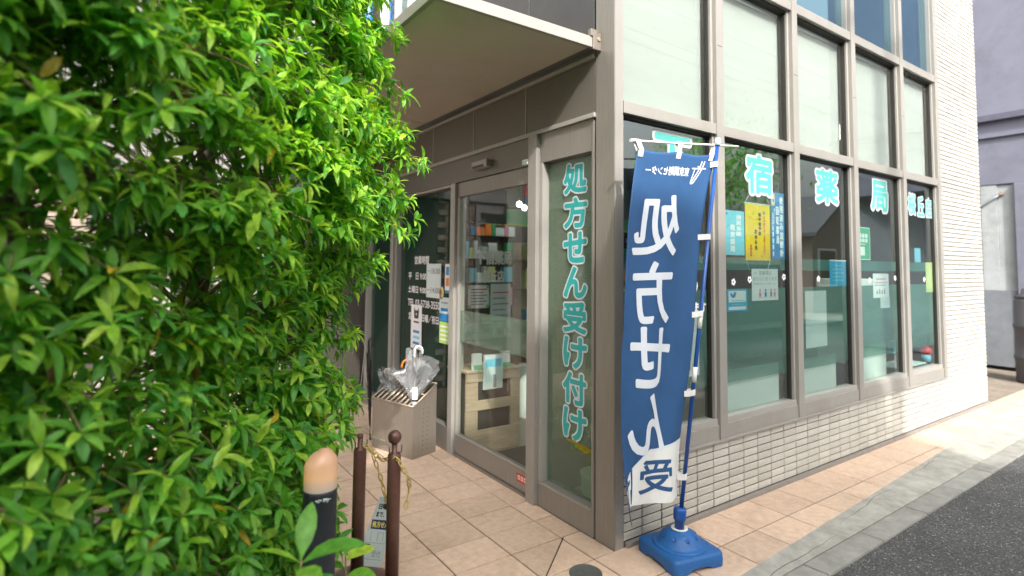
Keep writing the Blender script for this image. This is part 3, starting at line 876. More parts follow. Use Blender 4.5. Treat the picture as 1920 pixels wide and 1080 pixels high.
# counter and back shelf
Cn = thing('service_counter', 'long pale service counter inside the shop', 'counter', (0.3, 3.0, 0))
mb = MB(); mb.box(0.0, 0.0, 0.007, 4.4, 0.55, 0.67, MT['wood']); mb.build('body', Cn, 0.004)
mb = MB(); mb.box(-0.02, -0.04, 0.671, 4.42, 0.6, 0.70, MT['white_paint']); mb.build('worktop', Cn, 0.004)
mb = MB(); mb.box(0.22, 4.2, 0.007, 5.5, 4.58, 2.2, MT['dark_slot']); sh = tagged(mb, 'medicine_shelf', 'dark back shelf packed with medicine boxes behind the counter', 'shelf')
bx = MB(); cols = [MT['paper'], MT['p_lightblue'], MT['p_green'], MT['paper_grey'], MT['p_note'], MT['ink_pink'], MT['p_blue'], MT['orange'], MT['white_paint']]
for r in range(6):
    x = 0.25
    while x < 5.4:
        w = random.uniform(0.05, 0.16)
        if random.random() < 0.8: bx.box(x, 4.13, 0.3 + r * 0.31, x + w - 0.01, 4.2, 0.3 + r * 0.31 + random.uniform(.1, .24), random.choice(cols))
        x += w
o = bx.build('medicine_boxes', sh); o['kind'] = 'stuff'
mb = MB(); mb.box(0.93, 2.9, 1.91, 3.2, 2.95, 2.06, MT['green_board']); mb.box(0.93, 2.89, 1.89, 3.2, 2.9, 1.91, MT['p_lime']); tagged(mb, 'hanging_fascia', 'green fascia board hanging over the counter', 'fascia board')
mb = MB(); mb.box(0.25, 2.96, 2.10, 3.2, 3.1, 2.76, MT['inside_wall']); tagged(mb, 'bulkhead', 'cream bulkhead above the green fascia inside', 'bulkhead')
tv = MB(); tv.box(0.40, 2.2, 1.84, 0.80, 2.26, 2.16, MT['black']); tv.tube([(0.60, 2.25, 2.16), (0.60, 2.25, 2.778)], 0.02, MT['black'], 8); tagged(tv, 'hanging_monitor', 'black monitor hanging from the ceiling inside the door', 'monitor', 0.004)
bd = MB(); fr = fr_street(0.869, 1.268, 2.86)
put_rect(bd, fr, -0.15, -0.06, 0.62, 0.40, -0.002, MT['glass_door'], 0.004)
put_text(bd, fr, '下宿薬局', 0.0, 0.19, 0.455, 0.345, 0.0012, MT['paper'], 0.006, 8)
put_text(bd, fr, '桜丘店', 0.08, 0.0, 0.355, 0.135, 0.0012, MT['paper'], 0.005, 8)
tagged(bd, 'inner_name_board', 'clear board with white shop name lettering seen through the door', 'sign')
for i, (x, z, w, h, m_, lab) in enumerate(((0.745, 1.012, 0.25, 0.235, 'paper', 'white notice with green corners under the inner name board'), (1.00, 0.80, 0.255, 0.46, 'paper_grey', 'tall grey notice beside the green cornered one'), (0.54, 1.28, 0.125, 0.25, 'paper', 'narrow notice with red lines at the left behind the door glass'))):
    mb = MB(); fr = fr_street(x, z, 2.80 - 0.02 * i)
    put_rect(mb, fr, 0, 0, w, h, 0.0, MT[m_], 0.004)
    for j in range(6):
        put_rect(mb, fr, 0.03, h * (0.14 + 0.13 * j), w * (0.9 if j % 2 else 0.75), h * (0.14 + 0.13 * j) + 0.012, 0.0006, MT['ink_red' if j == 5 or i == 2 else 'ink_grey'])
    if i == 0:
        for (cx, cz) in ((0, 0), (0, h - .035), (w - .035, 0), (w - .035, h - .035)): put_rect(mb, fr, cx, cz, cx + .035, cz + .035, 0.001, MT['green_board'])
    tagged(mb, 'inner_notice', lab, 'notice')
mb = MB(); mb.box(0.80, 2.97, 0.701, 1.16, 3.10, 0.83, MT['paper']); mb.box(0.83, 2.969, 0.73, 1.12, 2.97, 0.78, MT['p_lightblue']); tagged(mb, 'leaflet_tray', 'white tray of leaflets on the counter end', 'tray', 0.02)
RK = thing('product_rack', 'narrow rack of small coloured packets at the right behind the door glass', 'rack', (1.30, 2.55, 0))
mb = MB()
for z in (0.15, 0.5, 0.85, 1.2, 1.5): mb.box(0, 0, z, 0.62, 0.25, z + 0.015, MT['wood'])
mb.box(0, 0.25, 0.007, 0.62, 0.265, 1.7, MT['wood']); mb.build('shelves', RK)
pk = MB(); pc_ = [MT['paper'], MT['ink_pink'], MT['p_note'], MT['p_lightblue'], MT['orange'], MT['p_green'], MT['wood'], MT['ink_navy'], MT['paper_grey']]
for z in (0.166, 0.516, 0.866, 1.216, 1.516):
    x = 0.01
    while x < 0.56:
        w = random.uniform(.04, .10); pk.box(x, random.uniform(0.0, .04), z, x + w - .006, 0.12, z + random.uniform(.07, .24 if z < 1.5 else .16), random.choice(pc_)); x += w
o = pk.build('packets', RK); o['kind'] = 'stuff'
ct = [('bottle', 0.62, 0.05, .11, 'p_lightblue'), ('bottle', 1.28, 0.045, .14, 'paper'), ('bottle', 1.42, 0.05, .10, 'p_green'), ('bottle', 0.50, .04, .13, 'orange')]
for i, (nm_, x, r, h, m_) in enumerate(ct):
    mb = MB(); mb.lathe([(r * .9, 0), (r, .01), (r, h), (r * .5, h + .03), (r * .45, h + .06)], MT[m_], 14, (x, 3.02, .701))
    tagged(mb, 'bottle', ['pale blue bottle at the left on the shop counter', 'white bottle on the counter right of the leaflet tray', 'green bottle rightmost on the shop counter', 'orange bottle leftmost on the shop counter'][i], 'bottle', 0, 'bottles on the shop counter')
mb = MB(); mb.lathe([(0.06, 0), (0.065, 0.02), (0.075, 0.50), (0.07, 0.505)], MT['white_paint'], 20, (1.07, 2.25, 0.007)); tagged(mb, 'waste_bin', 'white round bin to the right of the oak unit', 'bin')
rp = MB(); rp.box(0.65, 1.7, 2.03, 0.74, 1.72, 2.15, MT['red']); rp.box(0.65, 1.7, 1.985, 0.74, 1.72, 2.025, MT['p_blue']); rp.tube([(0.695, 1.71, 2.15), (0.695, 1.71, 2.778)], 0.004, MT['white_plastic'], 6)
tagged(rp, 'hanging_sign', 'red and blue panel hanging from the ceiling inside the door', 'sign')
# lit ceiling lamps
LAMP = emit_mat('lit_lamp', (1.0, 0.97, 0.9), 5)
for i, (x, y, lab) in enumerate(((1.05, 2.35, 'left one of the two lit ceiling lamps seen through the door'), (1.295, 2.6, 'right one of the two lit ceiling lamps seen through the door'))):
    t = thing('ceiling_lamp', lab, 'lamp', (x, y, 2.778), 'lit ceiling lamps inside the shop')
    mb = MB(); mb.tube([(0, 0, 0), (0, 0, -0.69)], 0.004, MT['black'], 6); mb.build('stem', t)
    mb = MB(); mb.lathe([(0.001, 0.0), (0.02, 0.008), (0.028, 0.03), (0.02, 0.052), (0.001, 0.06)], LAMP, 16, (0, 0, -0.75)); mb.build('bulb', t)
FILL_PANEL = emit_mat('added_fill_panel', (1.0, 0.98, 0.92), 4.0)  # glowing panels added to brighten the shop interior
for x, y, lab in ((1.5, 0.45, 'added ceiling panel brightening the shop, nearest the entrance door'), (3.4, 0.45, 'added ceiling panel brightening the shop, above the street windows'), (2.4, 3.6, 'added ceiling panel brightening the shop, above the counter')):
    t = MB(); t.box(x - 0.62, y - 0.17, 2.765, x + 0.62, y + 0.17, 2.779, MT['white_paint']); t = tagged(t, 'added_ceiling_light', lab, 'added light panel')
    mb = MB(); mb.box(x - 0.58, y - 0.13, 2.758, x + 0.58, y + 0.13, 2.7645, FILL_PANEL); mb.build('diffuser', t)
# things just behind the street windows
for a, b, z1, lab in ((1.0, 1.70, 0.79, 'white low board behind the window under the yellow banner'), (1.90, 2.52, 0.78, 'white low board behind the window with the hanging blank sheet'), (2.80, 3.42, 0.80, 'white low board behind the window under the pink notice')):
    mb = MB(); mb.box(a, 0.085, 0.42, b, 0.097, z1, MT['white_paint']); tagged(mb, 'low_board', lab, 'board', 0.004, 'white boards standing behind the street windows')
mb = MB()
for i in range(5):
    mb.box(3.78 + 0.075 * (i % 3), 0.12 + 0.05 * (i // 3), 0.56 + 0.11 * (i // 3), 3.845 + 0.075 * (i % 3), 0.16 + 0.05 * (i // 3), 0.66 + 0.12 * (i // 3), MT['p_lightblue' if i % 2 else 'paper'])
mb.box(3.72, 0.09, 0.545, 4.3, 0.3, 0.558, MT['paper_grey'])
tagged(mb, 'box_display', 'little white and blue boxes on the last window ledge', 'boxes')
mb = MB(); mb.lathe([(0.001, 0), (0.035, 0.005), (0.042, 0.05), (0.036, 0.075)], MT['p_lightblue'], 14, (4.40, 0.12, 0.545)); mb.lathe([(0.036, 0.0751), (0.05, 0.10), (0.048, 0.13), (0.02, 0.158), (0.001, 0.16)], MT['red'], 14, (4.40, 0.12, 0.545))
tagged(mb, 'small_figure', 'small red and blue figure at the end of the window ledge', 'figurine')
mb = MB(); mb.box(3.86, 0.5, 0.5, 4.45, 0.9, 1.35, MT['white_paint']); mb.box(3.95, 0.49, 1.15, 4.3, 0.5, 1.24, MT['paper_grey']); tagged(mb, 'white_machine', 'white machine standing behind the last window', 'machine', 0.03)
gs = MB()
for i in range(7):
    gs.box(2.38 + .02 * i, 0.145, 0.56, 2.40 + .02 * i, 0.155, 0.58 + random.uniform(0, .012), MT['p_green'])
tagged(gs, 'green_tape_strip', 'dark green strip on the window ledge by the white board', 'strip')
FD = ['white flower decal just above the bird sticker', 'white flower decal left of the bicycle notice', 'white flower decal right of the bicycle notice', 'white flower decal above the top left of the long blank sheet', 'white flower decal above the right half of the long blank sheet',
      'white flower decal at the left of the fourth window under the green notice', 'white flower decal between the green notice and the pink headed notice', 'white flower decal right of the pink headed notice', 'white flower decal at the left edge of the last window', 'white flower decal left of the pale yellow note']
# flower decals in the clear strip of the glass
for i, x in enumerate((1.12, 1.30, 1.72, 1.93, 2.2, 2.82, 3.05, 3.55, 3.78, 4.2)):
    fr = fr_street(x, 1.375 + 0.015 * ((i % 3) - 1), 0.0465); mb = MB()
    for k in range(5):
        t = 2 * math.pi * k / 5 + i
        c = (0.015 * math.cos(t), 0.015 * math.sin(t))
        mb.add([fr.pt(c[0] + 0.0095 * math.cos(q), c[1] + 0.0095 * math.sin(q), 0.0001 * k) for q in np.linspace(0, 2 * math.pi, 9)[:-1]], [tuple(range(8))], MT['paper'])
    o = mb.build('flower_decal'); tag(o, FD[i], 'decal', 'white flower decals on the street windows')
# potted plant behind the lettered panel
PP = thing('potted_plant', 'yellow green plant in a cream pot behind the lettered glass', 'potted plant', (0.17, 0.30, 0.0))
mb = MB(); mb.lathe([(0.075, 0.0), (0.08, 0.01), (0.10, 0.24), (0.105, 0.26), (0.095, 0.262)], MT['pot'], 22, (0, 0, 0.01)); mb.build('pot', PP)

# ------------------------------------------------------------------ lettering on the street windows
GL = 0.0465
def letter(ch, x0, z0, x1, z1, lab, m=MT['aqua'], fr=None, edge=MT['letter_edge'], name='window_letter', group='aqua characters across the street windows', d1=0.09, d2=0.03):
    fr = fr or fr_street(x0, z0, GL)
    w, h = x1 - x0, z1 - z0
    mb = MB()
    put_text(mb, fr, ch, 0, 0, w, h, 0.0, edge, min(w, h) * d1, 18)
    o = mb.build(name); tag(o, lab, 'letter', group)
    mb = MB(); q = min(w, h) * (d1 - d2)
    put_text(mb, fr, ch, q, q, w - q, h - q, 0.0008, m, min(w, h) * d2, 12)
    mb.build('letter_face', o)
    return o
letter('下', 0.352, 1.935, 0.713, 2.255, 'big aqua 下 character half hidden behind the blue flag')
letter('宿', 1.255, 1.935, 1.612, 2.245, 'big aqua 宿 character above the yellow banner')
letter('薬', 2.170, 1.940, 2.558, 2.245, 'big aqua 薬 character on the middle window')
letter('局', 3.100, 1.938, 3.465, 2.245, 'big aqua 局 character above the green notice')
letter('桜', 3.868, 1.958, 4.062, 2.185, 'small aqua 桜 character, first of three on the end window')
letter('丘', 4.078, 1.955, 4.262, 2.170, 'small aqua 丘 character, middle of three on the end window')
letter('店', 4.278, 1.955, 4.452, 2.165, 'small aqua 店 character, last of three on the end window')
# vertical lettering on the entrance glass
s = '処方せん受け付け'
H = (2.075 - 0.445) / len(s)
ords = ['first teal character from the top of the vertical lettering on the entrance glass', 'second teal character from the top on the entrance glass', 'third teal character from the top on the entrance glass', 'fourth teal character from the top on the entrance glass, a single sweeping stroke', 'fifth teal character from the top on the entrance glass', 'sixth teal character from the top on the entrance glass', 'seventh teal character from the top on the entrance glass', 'lowest teal character on the entrance glass, just above the potted plant']
for i, ch in enumerate(s):
    z1 = 2.070 - i * H
    letter(ch, 0, 0, 0.225, H * 0.99, ords[i], MT['teal'], fr_entry(0.478 - (0.004 * (i % 2)), z1 - H * 0.99, 0.0445), MT['letter_edge2'], 'entrance_letter', 'teal characters down the entrance glass', 0.085, 0.035)

# posters and notices behind the glass
PG = 0.0565
def poster(name, label, cat, x0, z0, x1, z1, m, draw=None, fr=None, group=None, y=PG):
    fr = fr or fr_street(x0, z0, y)
    mb = MB(); put_rect(mb, fr, 0, 0, x1 - x0, z1 - z0, 0.0, MT[m], 0.0012)
    o = mb.build(name); tag(o, label, cat, group)
    if draw:
        pr = MB(); draw(pr, fr, x1 - x0, z1 - z0); pr.build('print', o)
    return o
D = 0.0004
def d_lb(p, f, w, h):
    put_column(p, f, '労災保険', w * .56, w * .84, h * .92, h * .42, D, MT['paper'], .003, 6)
    put_column(p, f, '指定薬局', w * .24, w * .50, h * .70, h * .06, D, MT['paper'], .003, 6)
    put_rect(p, f, w * .05, h * .9, w * .12, h * .95, D, MT['ink_blue'])
poster('notice', 'light blue notice with white 労災保険指定薬局 lettering by the flag', 'notice', 1.053, 1.534, 1.264, 1.826, 'p_lightblue', d_lb)
def d_ye(p, f, w, h):
    put_column(p, f, '熱中症にはご注意ください', w * .72, w * .79, h * .80, h * .10, D, MT['ink_red'], .0012, 4)
    put_column(p, f, '熱中症予防', w * .52, w * .63, h * .86, h * .44, D, MT['ink'], .002, 6)
    put_column(p, f, 'お休み処', w * .36, w * .47, h * .56, h * .18, D, MT['ink'], .002, 6)
    put_column(p, f, '世田谷区', w * .17, w * .26, h * .28, h * .07, D, MT['ink_red'], .0015, 4)
    p.add([f.pt(w * .755 + .014 * math.cos(t), h * .86 + .014 * math.sin(t), D) for t in np.linspace(0, 2 * math.pi, 13)[:-1]], [tuple(range(12))], MT['ink_grey'])
    put_rect(p, f, 0, h - .007, w, h, D, MT['ink_yellow']); put_rect(p, f, 0, 0, w, .007, D, MT['ink_yellow'])
    put_rect(p, f, w * .62, h * .07, w * .67, h * .085, D, MT['ink'])
o = poster('banner', 'yellow hanging banner with dark 熱中症予防 お休み処 lettering', 'banner', 1.275, 1.503, 1.572, 1.886, 'p_yellow', d_ye)
mb = MB()
mb.tube([(1.272, 0.0572, 1.888), (1.32, 0.0572, 1.938)], 0.0015, MT['white_plastic'], 5); mb.tube([(1.575, 0.0572, 1.888), (1.535, 0.0572, 1.938)], 0.0015, MT['white_plastic'], 5)
mb.tube([(1.285, 0.0572, 1.50), (1.335, 0.0572, 1.41)], 0.0015, MT['white_plastic'], 5); mb.tube([(1.565, 0.0572, 1.50), (1.53, 0.0572, 1.43)], 0.0015, MT['white_plastic'], 5)
mb.tube([(1.268, 0.0575, 1.889), (1.579, 0.0575, 1.889)], 0.004, MT['white_plastic'], 6)
mb.build('cord', o)
def d_bl(p, f, w, h):
    put_column(p, f, '使用済み注射針', w * .62, w * .90, h * .955, h * .03, D, MT['paper'], .0028, 8)
    put_column(p, f, '回収薬局', w * .36, w * .58, h * .80, h * .22, D, MT['paper'], .0025, 8)
    put_column(p, f, '一般社団法人', w * .22, w * .29, h * .76, h * .50, D, MT['paper'])
    put_column(p, f, '玉川砧薬剤師会', w * .08, w * .20, h * .70, h * .04, D, MT['paper'], .0016, 6)
    put_rect(p, f, w * .05, h * .80, w * .29, h * .98, D, MT['ink_yellow']); put_rect(p, f, w * .08, h * .83, w * .26, h * .92, D * 2, MT['paper'])
    put_rect(p, f, w * .12, h * .845, w * .165, h * .90, D * 3, MT['ink_red']); put_rect(p, f, w * .18, h * .845, w * .225, h * .90, D * 3, MT['ink_navy'])
poster('notice', 'blue notice with white 使用済み注射針回収薬局 lettering', 'notice', 1.585, 1.514, 1.758, 1.986, 'p_blue', d_bl)
def d_bk(p, f, w, h):
    put_text(p, f, '←', w * .08, h * .84, w * .22, h * .90, D, MT['ink_grey'])
    put_text(p, f, '駐輪場は', w * .28, h * .80, w * .74, h * .95, D, MT['ink_grey'])
    put_text(p, f, 'あちらにあります', w * .04, h * .62, w * .96, h * .75, D, MT['ink_grey'])
    put_text(p, f, '自転車を停めないようお願いします', w * .08, h * .50, w * .92, h * .56, D, MT['ink_grey'])
    for i, (c, x) in enumerate((('ink_pink', .26), ('ink_blue', .47), ('ink_grey', .68), ('ink_pink', .82))):
        put_rect(p, f, w * x, h * .12, w * (x + .08), h * .26, D, MT[c]); p.add([f.pt(w * (x + .04) + .010 * math.cos(t), h * .32 + .010 * math.sin(t), D) for t in np.linspace(0, 2 * math.pi, 9)[:-1]], [tuple(range(8))], MT[c])
    put_rect(p, f, w * .2, h * .09, w * .92, h * .10, D, MT['ink_grey'])
poster('notice', 'white 駐輪場は notice in a clear sleeve under the yellow banner', 'notice', 1.341, 1.231, 1.66, 1.446, 'paper', d_bk)
def d_bd(p, f, w, h):
    put_rect(p, f, w * .07, h * .42, w * .93, h * .93, D, MT['paper']); put_rect(p, f, w * .07, h * .08, w * .93, h * .22, D, MT['paper'])
    put_rect(p, f, w * .2, h * .29, w * .8, h * .33, D, MT['p_lightblue'])
    p.add([f.pt(w * a, h * b, D * 2) for a, b in ((.14, .80), (.20, .86), (.27, .74), (.36, .90), (.44, .84), (.40, .66), (.28, .60), (.18, .68))], [tuple(range(8))], MT['ink_blue'])
    put_rect(p, f, w * .2, h * .47, w * .86, h * .51, D * 2, MT['p_lightblue'])
poster('sticker', 'small blue and white sticker with a bird mark low beside the mullion', 'sticker', 1.065, 1.168, 1.285, 1.312, 'p_cyan', d_bd)
poster('sheet', 'long blank pale sheet hanging behind the middle window', 'sheet', 2.021, 0.864, 2.332, 1.285, 'paper_grey', lambda p, f, w, h: put_rect(p, f, 0.005, h * .55, w - .005, h * .553, D, MT['paper']))
def d_cy(p, f, w, h):
    put_rect(p, f, 0, h * .95, w, h, D, MT['paper'])
    for i in range(5): put_rect(p, f, w * (.3 if i == 4 else .16), h * (.2 + .14 * i), w * (.7 if i == 4 else .84 - .1 * (i % 2)), h * (.25 + .14 * i), D, MT['p_lightblue'])
poster('notice', 'cyan notice with pale lines on the middle window', 'notice', 2.395, 1.315, 2.662, 1.522, 'p_cyan', d_cy)
def d_gr(p, f, w, h):
    for i in range(4):
        put_rect(p, f, w * (.16 + .18 * i), h * .68, w * (.30 + .18 * i), h * .80, D, MT['paper'])
        put_rect(p, f, w * (.16 + .18 * i), h * .54, w * (.30 + .18 * i), h * .65, D, MT['paper'])
    put_rect(p, f, w * .3, h * .47, w * .7, h * .49, D, MT['paper']); put_rect(p, f, w * .36, h * .14, w * .66, h * .40, D, MT['paper'])
    for e in ((0, 0, w, .008), (0, h - .008, w, h), (0, 0, .008, h), (w - .008, 0, w, h)): put_rect(p, f, *e, D, MT['paper_grey'])
poster('notice', 'green notice with white blocks of print under the 局 character', 'notice', 2.80, 1.528, 3.10, 1.805, 'p_green', d_gr)
def d_pk(p, f, w, h):
    put_rect(p, f, w * .2, h * .74, w * .8, h * .80, D, MT['ink_pink']); put_rect(p, f, w * .1, h * .60, w * .9, h * .64, D, MT['ink_pink']); put_rect(p, f, w * .1, h * .50, w * .8, h * .53, D, MT['ink_grey'])
    for i in range(4): put_rect(p, f, w * (.2 + .16 * i), h * .15, w * (.28 + .16 * i), h * (.3 + .06 * (i % 2)), D, MT['ink_grey'])
poster('notice', 'white notice with pink heading on the fourth window', 'notice', 3.135, 1.207, 3.440, 1.415, 'paper', d_pk)
poster('sheet', 'pale blank slip just below the pink headed notice', 'sheet', 3.275, 1.115, 3.460, 1.206, 'paper_grey', y=PG + 0.003)
poster('note', 'pale yellow note at the edge of the last window', 'note', 4.27, 1.235, 4.435, 1.524, 'p_note', lambda p, f, w, h: put_rect(p, f, w * .3, h * .3, w * .36, h * .55, D, MT['paper']))
poster('note', 'small pale blue note above the yellow one', 'note', 4.02, 1.523, 4.16, 1.658, 'p_lightblue')
poster('sheet', 'narrow white sheet peeping out beside the flag pole', 'sheet', 0.66, 0.80, 0.775, 1.19, 'paper', lambda p, f, w, h: (put_rect(p, f, .02, h * .48, .05, h * .56, D, MT['ink']), put_rect(p, f, .02, h * .1, .03, h * .2, D, MT['ink_red'])))
fr = fr_street(0.62, 1.18, GL)
o = thing('window_text', 'two short lines of white lettering on the first window beside the flag pole', 'lettering', (0.62, GL, 1.18))
for t_, q in (('の', (0.045, 0.115, 0.135, 0.205)), ('います', (0.02, -0.01, 0.215, 0.062))):
    tx = MB(); put_text(tx, fr, t_, *q, 0.0, MT['paper'], .003, 6)
    tx.v = [tuple(Vector(p) - Vector((0.62, GL, 1.18))) for p in tx.v]; tx.build('text_line', o)
# entrance side stickers
fr = fr_entry(2.70, 1.02, 0.0445)
HT = thing('hours_text', 'white opening hours lettering on the glass left of the door', 'lettering', (0.0445, 2.70, 1.02))
for txt_, q in (('営業時間', (0.13, 0.435, 0.42, 0.51)), ('平　日 9:00', (0.0, 0.295, 0.375, 0.36)), ('土曜日 9:00', (0.0, 0.175, 0.375, 0.24)), ('TEL 03-5738-3550', (0.0, 0.055, 0.64, 0.12)), ('定休日：日曜／祝日', (0.02, -0.07, 0.62, 0.0))):
    tx = MB(); put_text(tx, fr, txt_, *q, 0, MT['paper'], .0015, 6)
    tx.v = [tuple(Vector(p) - Vector((0.0445, 2.70, 1.02))) for p in tx.v]
    tx.build('text_line', HT)
def d_hr(p, f, w, h):
    put_text(p, f, '−18:30', w * .08, h * .70, w * .94, h * .87, D, MT['ink_grey'], .002, 6)
    put_text(p, f, '−14:00', w * .08, h * .14, w * .94, h * .31, D, MT['ink_grey'], .002, 6)
poster('sticker', 'white closing time sticker reading 18:30 and 14:00', 'sticker', 0, 1.17, 0.27, 1.46, 'paper_grey', d_hr, fr_entry(2.318, 1.17, 0.0435))
def d_ct(p, f, w, h):
    q = .085
    p.add([f.pt(w * .5 + q * a, h * .80 + q * b, D) for a, b in ((-.5, -.5), (.5, -.5), (.62, .2), (.55, .7), (.3, .35), (-.3, .35), (-.55, .7), (-.62, .2))], [tuple(range(8))], MT['ink'])
    p.add([f.pt(w * .5 + .012 * math.cos(t), h * .79 + .012 * math.sin(t), D * 2) for t in np.linspace(0, 2 * math.pi, 9)[:-1]], [tuple(range(8))], MT['paper'])
    put_rect(p, f, w * .25, h * .59, w * .75, h * .63, D, MT['ink'])
    for i in range(3): put_rect(p, f, w * .2, h * (.1 + .13 * i), w * .8, h * (.16 + .13 * i), D, MT['p_blue' if i != 1 else 'p_lightblue'])
poster('sticker', 'tall white sticker with a black mark below the opening hours', 'sticker', 0, 0.70, 0.22, 1.09, 'paper', d_ct, fr_entry(2.62, 0.70, 0.0435))
poster('sticker', 'slim white sticker with orange middle beside the door post', 'sticker', 0, 1.22, 0.085, 1.46, 'paper', lambda p, f, w, h: (put_rect(p, f, w * .2, h * .62, w * .8, h * .9, D, MT['p_blue']), put_rect(p, f, w * .2, h * .25, w * .8, h * .52, D, MT['orange']), put_rect(p, f, 0, 0, w, h * .1, D, MT['p_blue'])), fr_entry(1.975, 1.22, 0.0435))
mb = MB(); fr = fr_entry(2.03, 1.22, 0.0435)
mb.add([fr.pt(.036 * math.cos(t), .05 * math.sin(t)) for t in np.linspace(0, 2 * math.pi, 21)[:-1]], [tuple(range(20))], MT['p_note']); mb.add([fr.pt(.016 * math.cos(t), .03 * math.sin(t), D) for t in np.linspace(0, 2 * math.pi, 17)[:-1]], [tuple(range(16))], MT['orange'])
tagged(mb, 'sticker', 'oval cream sticker with orange centre by the door post', 'sticker')
poster('sticker', 'white and blue sticker above the lime one by the door', 'sticker', 0, 0.99, 0.175, 1.185, 'paper_grey', lambda p, f, w, h: (put_rect(p, f, 0, 0, w, h * .32, D, MT['p_blue']), put_rect(p, f, w * .15, h * .42, w * .85, h * .55, D, MT['ink_blue']), put_rect(p, f, w * .15, h * .75, w * .85, h * .8, D, MT['ink_grey'])), fr_entry(2.065, 0.99, 0.0435))
poster('sticker', 'lime green sticker with white lines low by the door', 'sticker', 0, 0.81, 0.175, 0.985, 'p_lime', lambda p, f, w, h: [put_rect(p, f, w * .1, h * (.15 + .2 * i), w * .85, h * (.22 + .2 * i), D, MT['paper']) for i in range(4)], fr_entry(2.06, 0.81, 0.0435))

# ------------------------------------------------------------------ banner flag in its blue base
FL = thing('banner_flag_stand', 'blue water filled stand with leaning blue pole and white cross bar', 'flag stand', (0.232, -0.222, 0.0))
def rounded_sq(hw, r, n=6):
    pts = []
    for (cx, cy, a0) in ((hw - r, hw - r, 0), (-hw + r, hw - r, 90), (-hw + r, -hw + r, 180), (hw - r, -hw + r, 270)):
        for i in range(n + 1):
            t = R_(a0 + 90 * i / n); pts.append((cx + r * math.cos(t), cy + r * math.sin(t)))
    return pts
ANG = R_(-11)
def rot2(p, a): return (p[0] * math.cos(a) - p[1] * math.sin(a), p[0] * math.sin(a) + p[1] * math.cos(a))
mb = MB()
prof = [(0.163, 0.030, 0.0), (0.170, 0.034, 0.004), (0.172, 0.036, 0.030), (0.170, 0.036, 0.062), (0.164, 0.034, 0.071), (0.155, 0.032, 0.075)]
# subdivide sides for the arches
def side_pts(hw, r, z, arch):
    base = rounded_sq(hw, r, 6)
    out = []
    for i in range(len(base)):
        a, b = base[i], base[(i + 1) % len(base)]
        out.append((a[0], a[1], z))
        if math.hypot(a[0] - b[0], a[1] - b[1]) > 0.08:
            for k in range(1, 12):
                t = k / 12
                g = abs(t - 0.5)
                zz = z + (arch * max(0, min(1, (0.30 - g) / 0.08)) if arch else 0)
                out.append((a[0] + (b[0] - a[0]) * t, a[1] + (b[1] - a[1]) * t, zz))
    return [(*rot2(p, ANG), p[2]) for p in out]
vs = []; fs = []
R0 = [side_pts(0.163, 0.03, 0.0, 0.018), side_pts(0.170, 0.034, 0.004, 0.018), side_pts(0.172, 0.036, 0.034, 0), side_pts(0.170, 0.036, 0.062, 0), side_pts(0.164, 0.034, 0.071, 0), side_pts(0.154, 0.03, 0.0755, 0)]
n = len(R0[0])
for r in R0: vs += r
for i in range(len(R0) - 1):
    for j in range(n):
        fs.append((i * n + j, i * n + (j + 1) % n, (i + 1) * n + (j + 1) % n, (i + 1) * n + j))
fs.append(tuple((len(R0) - 1) * n + j for j in range(n))); fs.append(tuple(reversed(range(n))))
mb.add(vs, fs, MT['base_blue'], True)
base = mb.build('base', FL)
bv = base.modifiers.new('edge', 'EDGE_SPLIT'); bv.split_angle = R_(50)
mb = MB()
mb.lathe([(0.150, 0.074), (0.148, 0.080), (0.140, 0.083), (0.128, 0.083), (0.122, 0.086), (0.108, 0.108), (0.088, 0.128), (0.062, 0.142), (0.048, 0.146), (0.046, 0.150)], MT['base_blue'], 40)
dome = mb.build('dome', base)
for k in range(8):
    t = R_(22 + 45 * k); rr = 0.093
    mb = MB(); mb.lathe([(0.011, 0.0), (0.012, 0.003), (0.009, 0.004), (0.008, 0.0015)], MT['pole_blue'], 12)
    o = mb.build('dimple', base); o.location = (rr * math.cos(t), rr * math.sin(t), 0.1215); o.rotation_euler = (0, R_(40), t)
mb = MB(); mb.lathe([(0.047, 0.1505), (0.046, 0.154), (0.037, 0.154), (0.034, 0.152)], MT['white_plastic'], 28); mb.build('collar_ring', base)
base.scale = (0.89, 0.89, 0.95)
PB = Vector((0.003, 0.0, 0.16)); PT = Vector((0.338, -0.008, 2.135))       # pole ends relative to the stand
d = (PT - PB).normalized()
mb = MB(); mb.lathe([(0.027, 0.0), (0.027, 0.045), (0.034, 0.047), (0.036, 0.055), (0.036, 0.098), (0.032, 0.106), (0.024, 0.108)], MT['pole_blue'], 24)
o = mb.build('socket', base); o.location = (0.0, 0, 0.148); o.rotation_euler = Vector((0.06, 0, 1)).to_track_quat('Z', 'Y').to_euler()
mb = MB(); mb.lathe([(0.020, 0), (0.020, 0.022), (0.016, 0.026), (0.001, 0.027)], MT['base_blue'], 18, (0.118, 0.072, 0.075)); mb.lathe([(0.013, 0.0271), (0.014, 0.034), (0.010, 0.040), (0.001, 0.041)], MT['white_plastic'], 14, (0.118, 0.072, 0.075)); mb.build('filler_cap', base)
mb = MB(); mb.tube([PB - d * 0.02, PT], 0.0105, MT['pole_blue'], 14); pole = mb.build('pole', FL)
for t in (0.365, 0.505):
    q = PB + (PT - PB) * t
    mb = MB(); mb.tube([q - d * 0.03, q + d * 0.05], 0.0125, MT['white_plastic'], 14); mb.build('grip', pole)
mb = MB(); mb.tube([PT - d * 0.005, PT + d * 0.035], 0.016, MT['white_plastic'], 12); mb.build('top_cap', pole)
FO = Vector(FL.location)
BLe = Vector((-0.086, -0.21, 2.072)) - FO; BRe = Vector((0.790, -0.215, 2.157)) - FO
